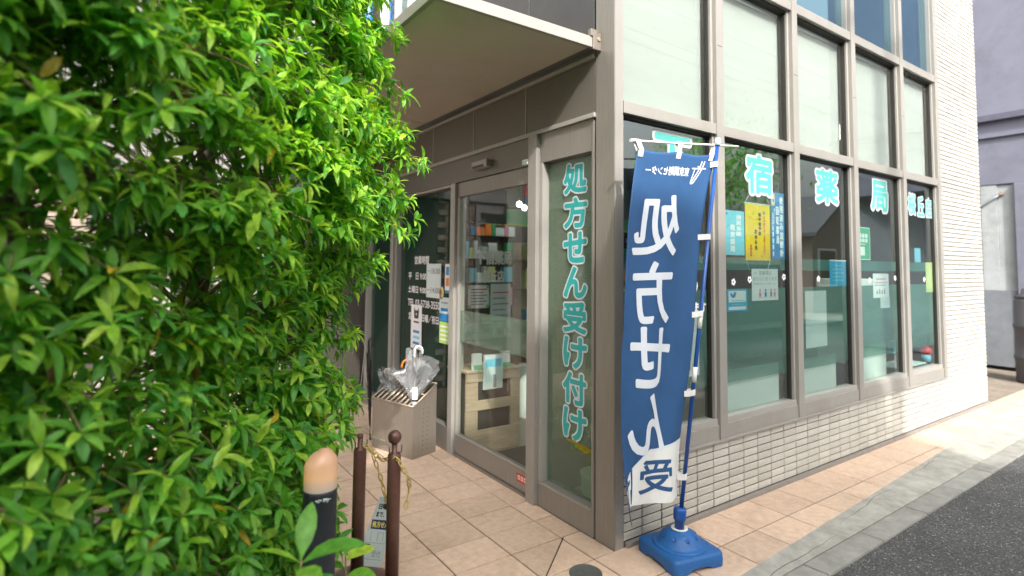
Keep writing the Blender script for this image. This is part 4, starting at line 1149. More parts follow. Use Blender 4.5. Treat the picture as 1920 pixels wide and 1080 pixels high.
mb = MB(); mb.tube([BLe, BLe + (BRe - BLe) * 0.35 + Vector((0, 0, -0.002)), BLe + (BRe - BLe) * 0.7, BRe], 0.0058, MT['white_plastic'], 10); mb.tube([BLe - (BRe - BLe) * 0.015, BLe + (BRe - BLe) * 0.02], 0.009, MT['white_plastic'], 10); mb.build('cross_bar', FL)

# the flag: seen from its back, so the print runs mirrored
FLAGO = thing('banner_flag', 'tall blue banner flag printed with large mirrored 処方せん lettering', 'flag', (0.565, -0.225, 2.08))
W_, H_ = 0.645, 1.80
def lerp(a, b, t): return a + (b - a) * t
KEY = [  # v, right edge x, left edge x   (world, measured on the plane of the flag)
    (0.0, 0.575, -0.072), (0.1, 0.505, -0.100), (0.22, 0.452, -0.129), (0.35, 0.400, -0.150), (0.45, 0.369, -0.162), (0.65, 0.326, -0.182), (0.85, 0.272, -0.198), (1.0, 0.250, -0.198)]
def edge(v, k):
    for a, b in zip(KEY[:-1], KEY[1:]):
        if v <= b[0] + 1e-9:
            return lerp(a[k], b[k], (v - a[0]) / (b[0] - a[0]))
    return KEY[-1][k]
def flag_pt(u, v, off=0.0):
    """u from the pole edge (0) to the free edge (1), v downwards."""
    def base_pt(u, v):
        v_ = min(max(v, 0), 1)
        xr, xl = edge(v_, 1), edge(v_, 2)
        # gathered cloth: free edge folds forward lower down
        x = lerp(xr, xl, u)
        z = lerp(2.085, 2.030, u) - 1.80 * v + 0.115 * u * v
        z += -0.012 * math.sin(math.pi * min(1, (u * 2) % 1.0)) * max(0, 1 - v * 14)
        y = -0.222
        y += 0.014 * math.sin(u * 5.2 + v * 2.2) * (0.25 + v)
        y += 0.012 * math.sin(u * 11.0 - v * 5.0 + 0.7) * (0.15 + v)
        y += 0.008 * math.sin(v * 9 + u * 6)
        w = max(0.0, (u - 0.80) / 0.20) * max(0.0, (v - 0.55) / 0.45)
        y -= 0.075 * w ** 1.5
        x += 0.04 * w ** 2
        z -= 0.085 * w * w
        return Vector((x, y, z))
    p = base_pt(u, v)
    if off:
        e = 0.004
        du = base_pt(u + e, v) - p; dv = base_pt(u, v + e) - p
        n = du.cross(dv).normalized()
        if n.y > 0: n = -n
        p = p + n * off
    return p
FLO = Vector(FLAGO.location)
NU, NV = 44, 110
mb = MB()
vs = [flag_pt(i / NU, j / NV) - FLO for j in range(NV + 1) for i in range(NU + 1)]
mb.add(vs, [(j * (NU + 1) + i, j * (NU + 1) + i + 1, (j + 1) * (NU + 1) + i + 1, (j + 1) * (NU + 1) + i) for j in range(NV) for i in range(NU)], MT['flag_blue'], True)
cloth = mb.build('cloth', FLAGO)
sm = cloth.modifiers.new('thickness', 'SOLIDIFY'); sm.thickness = 0.0008; sm.offset = 1 if False else 0
def hem_curve(u):
    if u < 0.35: return lerp(0.845, 0.856, u / 0.35)
    if u < 0.58: return 0.856 + 0.003 * math.sin((u - .35) / .23 * math.pi) + 0.004 * (u - .35)
    t = (u - 0.58) / 0.42
    return 0.857 + 0.072 * (t * t * (3 - 2 * t)) + 0.004 * t
mb = MB()
nu, nv = 60, 24
vs = []
for j in range(nv + 1):
    for i in range(nu + 1):
        u = i / nu; v0 = hem_curve(u)
        vs.append(flag_pt(u, lerp(v0, 1.0, j / nv), 0.0016) - FLO)
mb.add(vs, [(j * (nu + 1) + i, j * (nu + 1) + i + 1, (j + 1) * (nu + 1) + i + 1, (j + 1) * (nu + 1) + i) for j in range(nv) for i in range(nu)], MT['flag_white'], True)
# light rim above the white field
vs = []
for i in range(nu + 1):
    u = i / nu; v0 = hem_curve(u)
    vs += [flag_pt(u, v0 - 0.006, 0.0014) - FLO, flag_pt(u, v0 + 0.002, 0.0014) - FLO]
mb.add(vs, [(2 * i, 2 * i + 2, 2 * i + 3, 2 * i + 1) for i in range(nu)], MT['flag_letter'], True)
mb.build('white_field', cloth)
def fine_text(s_, step):
    """Text outline split into triangles small enough to follow the cloth."""
    v, f = text2d(s_)
    key = s_ + '#fine'
    if key in _tc: return
    V = [tuple(p) for p in v]; T = []
    bm = bmesh.new()
    bv_ = [bm.verts.new((x, y, 0)) for x, y in V]
    for q in f:
        try: bm.faces.new([bv_[i] for i in q])
        except ValueError: pass
    bmesh.ops.triangulate(bm, faces=bm.faces[:])
    for _ in range(6):
        es = [e for e in bm.edges if e.calc_length() > step]
        if not es: break
        bmesh.ops.subdivide_edges(bm, edges=es, cuts=1)
        bmesh.ops.triangulate(bm, faces=[q for q in bm.faces if len(q.verts) > 3])
    bm.verts.index_update()
    _tc[key] = (np.array([(p.co.x, p.co.y) for p in bm.verts]), [tuple(p.index for p in q.verts) for q in bm.faces])
    bm.free()
    _tc[s_] = _tc[key]
def flag_text(s, u0, u1, v0, v1, m, dil, nd, off=0.0018, step=0.05):
    pr = MB()
    Wm, Hm = 0.56, 1.80
    fine_text(s, step)
    put_text(pr, None, s, 0, 0, (u1 - u0) * Wm, (v1 - v0) * Hm, 0, m, dil, nd, warp=lambda a, b, d: flag_pt(u0 + a / Wm, v1 - b / Hm, off + d) - FLO)
    return pr
for s_, u0, u1, v0, v1 in (('処', 0.36, 0.94, 0.135, 0.315), ('方', 0.36, 0.90, 0.330, 0.510), ('せ', 0.30, 0.90, 0.515, 0.685), ('ん', 0.34, 0.90, 0.700, 0.865)):
    for i, ((du, dv)) in enumerate(((0.0, 0.0),)):
        pr2 = flag_text(s_, u0, u1, v0, v1, MT['flag_letter'], 0.0065, 8, 0.0023)
        b_ = pr2.build('large_character', cloth)
flag_text('受', 0.22, 0.74, 0.880, 0.972, MT['flag_blue'], 0.004, 8, 0.0026).build('large_character', cloth)
flag_text('け', 0.82, 0.97, 0.90, 1.0, MT['flag_blue'], 0.003, 8, 0.0026).build('large_character', cloth)
flag_text('東京調剤センター', 0.31, 0.885, 0.046, 0.076, MT['paper'], 0.0008, 4).build('small_lettering', cloth)
# round mark beside the lettering: two sails with a cross stroke
mb = MB()
def stroke(pts, w):
    vs = []
    for i, p in enumerate(pts):
        a = Vector(pts[max(i - 1, 0)]); b = Vector(pts[min(i + 1, len(pts) - 1)])
        d_ = (b - a).normalized(); n_ = Vector((-d_.y, d_.x * 0.36))
        q = Vector(p)
        vs += [flag_pt(*(q + n_ * w), 0.002) - FLO, flag_pt(*(q - n_ * w), 0.002) - FLO]
    mb.add(vs, [(2 * i, 2 * i + 2, 2 * i + 3, 2 * i + 1) for i in range(len(pts) - 1)], MT['paper'])
for o_ in (0.0, 0.035):
    stroke([(0.125 + o_ + 0.10 * t * t, 0.022 + 0.075 * t) for t in np.linspace(0, 1, 9)], 0.007)
stroke([(0.225 + 0.03, 0.097), (0.235, 0.097)], 0.007)
stroke([(0.262, 0.097), (0.232, 0.047), (0.275, 0.047)], 0.006)
stroke([(0.275, 0.0475), (0.085, 0.0475)], 0.006)
stroke([(0.190, 0.038), (0.190, 0.042)], 0.012)
mb.build('logo_mark', cloth)
# white tabs
def tab(pts, w, nrm):
    t = MB(); vs = []
    for p in pts:
        vs += [p - FLO + w, p - FLO - w]
    k = len(pts)
    t.add(vs, [(2 * i, 2 * i + 1, 2 * i + 3, 2 * i + 2) for i in range(k - 1)], MT['white_plastic'])
    o_ = t.build('tab', FLAGO); sm_ = o_.modifiers.new('thickness', 'SOLIDIFY'); sm_.thickness = 0.0012; sm_.offset = 0
bar = lambda t: FO + BLe + (BRe - BLe) * t
for u, t in ((0.965, 0.035), (0.50, 0.40), (0.06, 0.755)):
    q = flag_pt(u, 0.022, 0.004); b_ = bar(t)
    f_ = b_ + Vector((0, -0.009, 0)); k_ = b_ + Vector((0, 0.0, 0.009)); h_ = b_ + Vector((0, 0.009, -0.002))
    tab([q, flag_pt(u, 0.0, 0.005), f_, k_, h_, flag_pt(u, 0.012, -0.004)], Vector((0.017, 0, 0.001)), None)
for v in (0.035, 0.262, 0.49, 0.715, 0.945):
    q = flag_pt(0.05, v, 0.004)
    tz = (q.z - FO.z - PB.z) / (PT.z - PB.z)
    pc = FO + PB + (PT - PB) * tz
    dx = Vector((1, 0, 0.05))
    tab([q, Vector((lerp(q.x, pc.x, .6), pc.y - 0.014, q.z + .004)), pc + Vector((0.0, -0.0150, 0.006)), pc + Vector((0.0150, 0, 0.007)), pc + Vector((0, 0.0150, 0.006)), flag_pt(0.06, v, -0.004)], Vector((0, 0, 0.015)), None)

# ------------------------------------------------------------------ umbrella stand and umbrellas
ST = thing('umbrella_stand', 'brown steel umbrella stand with sloping slotted top left of the door', 'umbrella stand', (-0.306, 1.78, 0.0))
e1 = Vector((-0.449 + 0.306, 2.233 - 1.78, 0)); L1 = e1.length; e1.normalize()
e2 = Vector((-e1.y, e1.x, 0)); e2 = e2 if e2.x > 0 else -e2
L2 = 0.24; hF, hB = 0.385, 0.52
def sp(a, b, z): return e1 * a + e2 * b + Vector((0, 0, z))
def hz(b): return lerp(hF, hB, b / L2)
mb = MB()
T = 0.004
mb.add([sp(0, 0, 0.0), sp(L1, 0, 0.0), sp(L1, 0, hF), sp(0, 0, hF), sp(0, L2, 0), sp(L1, L2, 0), sp(L1, L2, hB), sp(0, L2, hB)],
       [(0, 3, 2, 1), (4, 5, 6, 7), (0, 4, 7, 3), (1, 2, 6, 5), (0, 1, 5, 4)], MT['steel'])
mb.build('body', ST)
mb = MB()
mb.add([sp(T, T, hF - .06), sp(L1 - T, T, hF - .06), sp(L1 - T, L2 - T, hF - .06), sp(T, L2 - T, hF - .06)], [(0, 1, 2, 3)], MT['wood']); mb.build('well', ST)
def bar_on_top(a0, b0, a1, b1, w, m=MT['steel_pale']):
    p, q = sp(a0, b0, hz(b0) + 0.004), sp(a1, b1, hz(b1) + 0.004)
    t = MB(); t.tube([p, q], w, m, 6); return t
for (a0, b0, a1, b1) in ((0, 0, L1, 0), (0, L2, L1, L2), (0, 0, 0, L2), (L1, 0, L1, L2)):
    bar_on_top(a0, b0, a1, b1, 0.007).build('rim', ST)
for i in range(1, 9):
    bar_on_top(L1 * i / 9, 0, L1 * i / 9, L2, 0.010).build('slat', ST)
bar_on_top(0, L2 * .5, L1, L2 * .5, 0.005).build('slat', ST)
mb = MB()
for i in range(10):
    for k in (0.10, 0.145):
        c = sp(-0.0006, k, 0.05 + 0.034 * i); a_ = e2; b_ = Vector((0, 0, 1))
        mb.add([c + (a_ * math.cos(t) + b_ * math.sin(t)) * 0.0042 for t in np.linspace(0, 2 * math.pi, 9)[:-1]], [tuple(range(8))], MT['hole'])
o = mb.build('punched_holes', ST)
SO = Vector(ST.location)
def umbrella(lab, foot, tip, hm, cm, open_r, hook=0.045, shaft=MT['steel'], flare=1.0, seed=0, turn=0.0):
    rs = random.Random(seed)
    t = thing('umbrella', lab, 'umbrella', foot, 'umbrellas in and around the stand')
    ax = (Vector(tip) - Vector(foot)); Ln = ax.length; ax.normalize()
    qz = ax.to_track_quat('Z', 'Y')
    def X(p): return qz @ Vector(p)
    m_ = MB(); m_.tube([X((0, 0, 0)), X((0, 0, Ln))], 0.0055, shaft, 8); m_.build('shaft', t)
    m_ = MB(); pts = [X((0, 0, Ln - 0.10))]
    ct, st_ = math.cos(turn), math.sin(turn)
    for i in range(11):
        a = math.pi * i / 10 * 1.05
        xx = hook * (1 - math.cos(a))
        pts.append(X((xx * ct, xx * st_, Ln - 0.02 + hook * math.sin(a))))
    pts.append(pts[-1] + X((0, 0, -0.02)))
    m_.tube(pts, 0.0085, hm, 10); m_.build('handle', t)
    if cm:
        m_ = MB(); n_, k_ = 32, 14
        vs = []
        for j in range(k_ + 1):
            s_ = j / k_
            z_ = lerp(0.06, Ln * 0.78, s_)
            for i in range(n_):
                a = 2 * math.pi * i / n_
                r_ = open_r * (0.15 + 0.85 * s_ ** flare) * (0.70 + 0.24 * math.cos(8 * a + 1.5 * math.sin(3 * s_ + seed)) * s_ + 0.34 * s_ * math.sin(a * 2 + seed) + 0.22 * s_ * math.sin(3 * a + 5 * s_ + seed)) + rs.uniform(-.011, .011) * s_
                vs.append(X((r_ * math.cos(a), r_ * math.sin(a) * 0.75, z_ + (0.07 * math.sin(a * 2 + seed * 1.7) + 0.04 * math.sin(5 * a + seed)) * s_ * s_ + rs.uniform(-.010, .010) * s_)))
        m_.add(vs, [(j * n_ + i, j * n_ + (i + 1) % n_, (j + 1) * n_ + (i + 1) % n_, (j + 1) * n_ + i) for j in range(k_) for i in range(n_)], cm, False)
        m_.build('cover', t)
    return t
g = lambda a, b, z=0.1: SO + sp(a, b, z)
umbrella('clear plastic umbrella with white hook and its cover hanging loose', g(0.06, 0.06, 0.34), g(0.12, 0.11, 0.80), MT['white_plastic'], MT['clear'], 0.19, 0.035, MT['white_plastic'], 0.9, 3, 3.6)
umbrella('clear plastic umbrella folded tight with a black hook', g(0.22, 0.12, 0.32), g(0.20, 0.20, 0.78), MT['black'], MT['clear'], 0.10, 0.035, MT['steel'], 1.0, 8, 2.4)
umbrella('umbrella with an orange hook leaning to the window', g(0.25, 0.15, 0.30), g(0.24, 0.20, 0.66), MT['orange'], MT['clear'], 0.07, 0.04, MT['steel'], 1.0, 5, 1.0)
umbrella('clear umbrella lying low to the left in the stand', g(0.30, 0.10, 0.36), g(0.42, 0.06, 0.60), MT['steel_pale'], MT['clear'], 0.11, 0.02, MT['steel'], 0.8, 11, 2.0)
umbrella('black handled umbrella standing left of the steel stand', (-0.40, 2.40, 0.0), (-0.435, 2.40, 0.82), MT['black'], MT['black'], 0.035, 0.04, MT['black'], 0.6, 2, 0.0)
wr = MB(); wr.tube([g(0.04, -0.012, 0.30), g(0.05, 0.04, 0.46), g(0.06, 0.06, 0.47)], 0.004, MT['black'], 6)
# white roll tied with a black band, standing in the front slot
t = thing('plastic_roll', 'white tied roll with a black band in the front of the stand', 'umbrella', g(0.035, 0.05, 0.28))
mb = MB(); mb.tube([(0, 0, 0), (0.0, 0.012, 0.24)], 0.022, MT['white_plastic'], 14); mb.build('cover', t)
mb = MB(); mb.tube([(0, 0.0065, 0.135), (0, 0.0075, 0.150)], 0.0232, MT['black'], 14); mb.build('band', t)

# ------------------------------------------------------------------ chain posts, chain, hanging sign
P1 = Vector((-1.226, 0.338, 0.0)); P2 = Vector((-1.158, 0.118, 0.0))
def chain_post(loc, top, lab, ball=True):
    t = thing('chain_post', lab, 'post', loc, 'brown chain posts at the entrance')
    m_ = MB(); m_.lathe([(0.150, 0.0), (0.155, 0.01), (0.152, 0.045), (0.135, 0.075), (0.085, 0.098), (0.040, 0.110), (0.034, 0.112)], MT['post'], 36); m_.build('base', t)
    m_ = MB(); m_.lathe([(0.0275, 0.105), (0.0275, top - 0.102), (0.0245, top - 0.096), (0.012, top - 0.094), (0.0115, top - 0.05)], MT['post'], 22); m_.build('pole', t)
    if not ball:
        m_ = MB(); m_.lathe([(0.0115, top - 0.052), (0.013, top - 0.05), (0.013, top - 0.035), (0.001, top - 0.033)], MT['post'], 18); m_.build('cap', t)
    else:
        m_ = MB(); m_.lathe([(0.010, -0.031)] + [(0.0285 * math.cos(R_(a)), 0.0285 * math.sin(R_(a))) for a in range(-70, 91, 16)], MT['post'], 20, (0, 0, top - 0.028)); m_.build('ball', t)
    m_ = MB(); z = top - 0.09
    for s_ in (-1, 1):
        m_.tube([(0.012 * s_, -.008, z), (0.026 * s_, -.012, z), (0.027 * s_, -.012, z + 0.03)], 0.003, MT['post'], 6)
    m_.build('hook', t)
    return t
chain_post(P1, 0.735, 'brown chain post half covered by leaves, with a plain top', False)
chain_post(P2, 0.760, 'brown chain post with round ball top, nearer the camera')
CH = thing('chain', 'yellow plastic chain hanging between the brown posts', 'chain', P1 + Vector((0, 0, 0.65)))
def torus_link():
    m_ = MB(); pts = []
    for i in range(17):
        a = 2 * math.pi * i / 16
        pts.append((0.0075 * math.cos(a), 0, 0.0125 * math.sin(a) + (0.006 if math.sin(a) > 0 else -0.006)))
    m_.tube(pts, 0.0028, MT['chain'], 6, cap=False)
    return m_
lk = None
def hang(pts):
    global lk
    pts = [Vector(p) for p in pts]
    dense = []
    for i in range(len(pts) - 1):
        p0, p1, p2, p3 = pts[max(i - 1, 0)], pts[i], pts[i + 1], pts[min(i + 2, len(pts) - 1)]
        for k in range(20):
            t = k / 20
            dense.append(0.5 * ((2 * p1) + (-p0 + p2) * t + (2 * p0 - 5 * p1 + 4 * p2 - p3) * t * t + (-p0 + 3 * p1 - 3 * p2 + p3) * t ** 3))
    dense.append(pts[-1])
    acc, last, i = 0, dense[0], 0
    for a, b in zip(dense[:-1], dense[1:]):
        acc += (b - a).length
        if acc >= 0.0265:
            acc = 0
            dd = (b - a).normalized()
            q = dd.to_track_quat('Z', 'Y') @ Euler((0, 0, R_(90 * (i % 2) + 25))).to_quaternion()
            if lk is None:
                lk = torus_link().build('link', CH); o_ = lk
            else:
                o_ = copyobj(lk, parent=CH)
            o_.rotation_mode = 'QUATERNION'; o_.rotation_quaternion = q
            o_.location = b - Vector(CH.location); i += 1
hang([P1 + Vector((0.0, -0.03, 0.665)), (-1.205, 0.255, 0.64), (-1.165, 0.245, 0.53), (-1.125, 0.275, 0.42), (-1.095, 0.29, 0.37)])
hang([P1 + Vector((0.02, -0.03, 0.66)), (-1.19, 0.18, 0.63), (-1.165, 0.095, 0.655), (-1.142, 0.070, 0.62), (-1.112, 0.073, 0.56), (-1.098, 0.098, 0.515), (-1.108, 0.10, 0.45)])
mb = MB()
for k in range(3):
    mb.tube([P1 + Vector((0.01 * k, -0.02, 0.72 + 0.02 * k)), (-1.19 - .01 * k, 0.23, 0.69 + 0.012 * k), P2 + Vector((-0.01, 0.02, 0.68 + 0.012 * k))], 0.0018, MT['wire'], 5)
mb.tube([P1 + Vector((0.0, 0.0, 0.735)), (-1.21, 0.42, 0.80), (-0.9, 1.2, 0.95), (-0.5, 2.42, 0.86)], 0.0016, MT['wire'], 5)
tagged(mb, 'loose_wire', 'loose pale wires twisted between the brown posts', 'wire')
# sign hanging from the chain
q0, q1, q2, q3 = [Vector(p) for p in ((-1.232, 0.365, 0.13), (-1.06, 0.215, 0.125), (-1.075, 0.235, 0.405), (-1.150, 0.308, 0.405))]
rr = (q1 - q0); ww = 0.125; rr.normalize()
uu = (Vector((-1.152, 0.312, 0.385)) - q0); hh = 0.30; uu = (uu - rr * uu.dot(rr) * 0.55); uu.normalize()
nn = rr.cross(uu).normalized()
if nn.y > 0: nn = -nn
fr = Frame(q0, rr, uu, nn)
mb = MB()
sh_ = 0.055
cor = [fr.pt(0, 0), fr.pt(ww, 0), fr.pt(ww, hh), fr.pt(sh_, hh)]
mb.add(cor + [c - nn * 0.003 for c in cor], [(0, 1, 2, 3), (7, 6, 5, 4), (0, 4, 5, 1), (1, 5, 6, 2), (2, 6, 7, 3), (3, 7, 4, 0)], MT['paper_grey'])
sg = tagged(mb, 'hanging_sign', 'tilted white plastic sign with 処方せん on navy, hung between the posts', 'sign')
pr = MB()
put_text(pr, fr, '日曜日', 0.060, 0.245, 0.115, 0.270, 0.0008, MT['ink'], .001, 4)
put_text(pr, fr, 'まで、お', 0.055, 0.212, 0.118, 0.236, 0.0008, MT['ink'], .001, 4)
put_rect(pr, fr, 0.042, 0.160, 0.124, 0.200, 0.0008, MT['ink_navy'])
put_text(pr, fr, '処方せん', 0.046, 0.166, 0.121, 0.195, 0.0012, MT['ink_yellow'], .0012, 4)
for a in (0.03, 0.10): put_rect(pr, fr, a if a < .05 else 0.03, a, 0.12, a + 0.0015, 0.0008, MT['ink_grey'])
put_rect(pr, fr, 0.05, 0.105, 0.0515, 0.15, 0.0008, MT['ink_grey']); put_rect(pr, fr, 0.035, 0.090, 0.055, 0.095, 0.0008, MT['ink'])
put_rect(pr, fr, 0.08, 0.108, 0.0815, 0.145, 0.0008, MT['ink_grey']); put_rect(pr, fr, 0.105, 0.108, 0.1065, 0.145, 0.0008, MT['ink_grey']); put_rect(pr, fr, 0.08, 0.145, 0.1065, 0.1465, 0.0008, MT['ink_grey'])
put_text(pr, fr, '受付', 0.07, 0.04, 0.11, 0.07, 0.0008, MT['ink_grey'])
pr.build('print', sg)

# ------------------------------------------------------------------ bollard lamp
def amber():
    m, nt, b = newmat('amber_lens')
    L = nt.links.new
    tc = N(nt, 'ShaderNodeTexCoord')
    # glow of the bulb inside: strongest in a ring round the lamp's own height
    sp_ = N(nt, 'ShaderNodeSeparateXYZ'); L(tc.outputs['Object'], sp_.inputs[0])
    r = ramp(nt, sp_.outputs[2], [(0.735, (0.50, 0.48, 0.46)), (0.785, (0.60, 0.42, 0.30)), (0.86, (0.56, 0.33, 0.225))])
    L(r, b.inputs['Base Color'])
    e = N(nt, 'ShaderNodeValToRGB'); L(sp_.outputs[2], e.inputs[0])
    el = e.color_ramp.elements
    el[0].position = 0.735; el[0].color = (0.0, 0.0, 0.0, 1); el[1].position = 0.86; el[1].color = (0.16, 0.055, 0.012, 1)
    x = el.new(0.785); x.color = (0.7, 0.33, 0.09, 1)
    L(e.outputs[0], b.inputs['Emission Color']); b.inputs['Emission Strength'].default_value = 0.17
    b.inputs['Roughness'].default_value = 0.35
    b.inputs['Subsurface Weight'].default_value = 0.2
    b.inputs['Subsurface Radius'].default_value = (0.05, 0.03, 0.015)
    return m
BO = thing('bollard_lamp', 'charcoal bollard lamp with slanted amber glowing lens in front of the hedge', 'bollard lamp', (-1.572, -0.272, 0.0))
mb = MB(); mb.lathe([(0.058, 0.0), (0.058, 0.012), (0.0515, 0.015), (0.0515, 0.728), (0.0525, 0.735), (0.0500, 0.742)], MT['charcoal'], 40); mb.build('body', BO)
mb = MB(); n_ = 40; vs = []
ez = 0.865; prof = [0, 0.2, 0.4, 0.6, 0.8, 0.9, 0.97, 1.0]
tiltdir = R_(-20)
for s_ in prof:
    for i in range(n_):
        a = 2 * math.pi * i / n_
        top_ = 0.838 + 0.007 * math.cos(a - tiltdir)
        rr_ = 0.0505 * (1 if s_ < .8 else math.sqrt(max(0, 1 - ((s_ - .8) / .2) ** 2 * 0.75)))
        vs.append((rr_ * math.cos(a), rr_ * math.sin(a), lerp(0.742, top_, s_) + (0.022 * (1 - (rr_ / 0.0505) ** 2))))
fs = [(j * n_ + i, j * n_ + (i + 1) % n_, (j + 1) * n_ + (i + 1) % n_, (j + 1) * n_ + i) for j in range(len(prof) - 1) for i in range(n_)]
k0_ = (len(prof) - 1) * n_
vs.append((0, 0, 0.838 + 0.026)); fs += [(k0_ + i, k0_ + (i + 1) % n_, len(vs) - 1) for i in range(n_)]
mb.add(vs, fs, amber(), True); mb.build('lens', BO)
mb = MB()
for i in range(16):
    a = R_(-100 + random.uniform(-22, 34)); z_ = 0.725 - abs(random.gauss(0, 0.006))
    c = Vector((0.0522 * math.cos(a), 0.0522 * math.sin(a), z_)); s_ = random.uniform(.0012, .0030)
    tx_ = Vector((-math.sin(a), math.cos(a), 0))
    mb.add([c + tx_ * s_ * math.cos(q) * 1.8 + Vector((0, 0, s_ * math.sin(q))) for q in np.linspace(0, 2 * math.pi, 7)[:-1]], [tuple(range(6))], MT['paper_grey'])
mb.build('chipped_paint', BO)
# drain cover in the pavement
t = thing('drain_cover', 'round grey drain cover set in the tiles before the column', 'drain cover', (-0.265, -0.075, 0.0))
mb = MB(); mb.lathe([(0.078, 0.0), (0.078, 0.007), (0.072, 0.0085), (0.066, 0.0085), (0.064, 0.006), (0.060, 0.0055), (0.001, 0.0062)], MT['drain'], 40); mb.build('lid', t)

# ------------------------------------------------------------------ hedge shrubs
def leaf_template(L=1.0, W=0.30, droop=0.28, fold=0.10, twist=0.0):
    ts = [0.0, 0.10, 0.28, 0.50, 0.72, 0.90, 1.0]
    ws = [0.03, 0.13, 0.40, 0.50, 0.40, 0.17, 0.0]
    V, F = [], []
    for t, w in zip(ts, ws):
        y = t * L * (1 - 0.10 * t); z = -droop * t * t * L
        ww = w * W * 2 * 0.5 * L
        V += [(-ww, y, z + fold * ww * 2 + twist * t * 0.03), (0, y, z - 0.0), (ww, y, z + fold * ww * 2 - twist * t * 0.03)]
    V[-3:] = [(0, ts[-1] * 0.90 * L, -droop * L)]
    k = len(ts)
    for i in range(k - 2):
        a, b = 3 * i, 3 * i + 3
        F += [(a, a + 1, b + 1, b), (a + 1, a + 2, b + 2, b + 1)]
    a = 3 * (k - 2); tip = len(V) - 1
    F += [(a, a + 1, tip), (a + 1, a + 2, tip)]
    return np.array(V), F
TEMPL = [leaf_template(1, .31, .26, .18, .5), leaf_template(1, .28, .46, .24, -.6), leaf_template(1, .35, .15, .14, .2), leaf_template(1, .26, .66, .28, 1.0)]
LEAFM = [MT['leaf_old'], MT['leaf_mid'], MT['leaf_new'], MT['leaf_yellow'], MT['leaf_brown']]
def unit(a):
    return a / np.maximum(np.linalg.norm(a, axis=-1, keepdims=True), 1e-9)
FACE = [(-3.10, -0.72), (-2.55, -0.70), (-2.20, -0.50), (-1.90, -0.22), (-1.62, 0.12), (-1.38, 0.42), (-1.22, 0.70)]
def face_pt(s):
    k = s * (len(FACE) - 1); i = min(int(k), len(FACE) - 2); t = k - i
    a, b = FACE[i], FACE[i + 1]
    return np.array([lerp(a[0], b[0], t), lerp(a[1], b[1], t)]), unit(np.array([b[1] - a[1], -(b[0] - a[0])]))
def bulge(s, z):
    """How far the hedge face stands proud of its base line."""
    e = 0.20 * math.exp(-((z - 1.95) / 0.45) ** 2) + 0.12 * math.exp(-((z - 2.75) / 0.3) ** 2) - 0.10 * math.exp(-((z - 1.25) / 0.3) ** 2) + 0.03 * math.exp(-((z - .6) / 0.3) ** 2)
    return e * (0.35 + 0.65 * s)
SHRUB_X = [(-2.35, 0.05), (-1.86, 0.42), (-1.48, 0.92)]
SHRUB_LAB = ['leafy green shrub at the far left edge, blurred close leaves', 'leafy green shrub behind the charcoal bollard lamp', 'leafy green shrub reaching out towards the canopy and umbrella stand']
shr = []
for i, (x, y) in enumerate(SHRUB_X):
    shr.append(dict(root=thing('hedge_shrub', SHRUB_LAB[i], 'shrub', (x, y, 0.02), 'shrubs of the hedge by the entrance'), leaves=[], twigs=MB(), nb=0))
leaf_rows = [[] for _ in shr]     # origin, direction, normal, scale, template, material
def rosette(k, c, axis, size, young, n=None):
    n = n or random.randint(6, 9)
    axis = unit(np.array(axis, float))
    p = unit(np.cross(axis, [0.3, 0.2, 1.0])); q = np.cross(axis, p)
    a0 = random.uniform(0, 6.28)
    for i in range(n):
        a = a0 + i * 2.4
        inner = i / n
        th = R_(lerp(78, 28, inner) + random.uniform(-12, 12))
        dd = axis * math.cos(th) + (p * math.cos(a) + q * math.sin(a)) * math.sin(th)
        dd = unit(dd + np.array([0, 0, -0.16 - 0.15 * random.random()]))
        nn_ = unit(axis * 0.6 + np.array([0, 0, 0.75]) + rng.normal(0, .18, 3))
        nn_ = unit(nn_ - dd * nn_.dot(dd))
        r_ = random.random()
        if r_ < young * (0.35 + 0.9 * inner): m_ = 2
        elif r_ < 0.62 + young * .35: m_ = 1
        else: m_ = 0
        if random.random() < 0.007: m_ = 3
        elif random.random() < 0.003: m_ = 4
        leaf_rows[k].append((*(np.array(c) + axis * (0.02 * inner - 0.02)), *dd, *nn_, size * random.uniform(.75, 1.12) * (1 - .25 * inner * (young > .5)), random.randrange(4), m_))
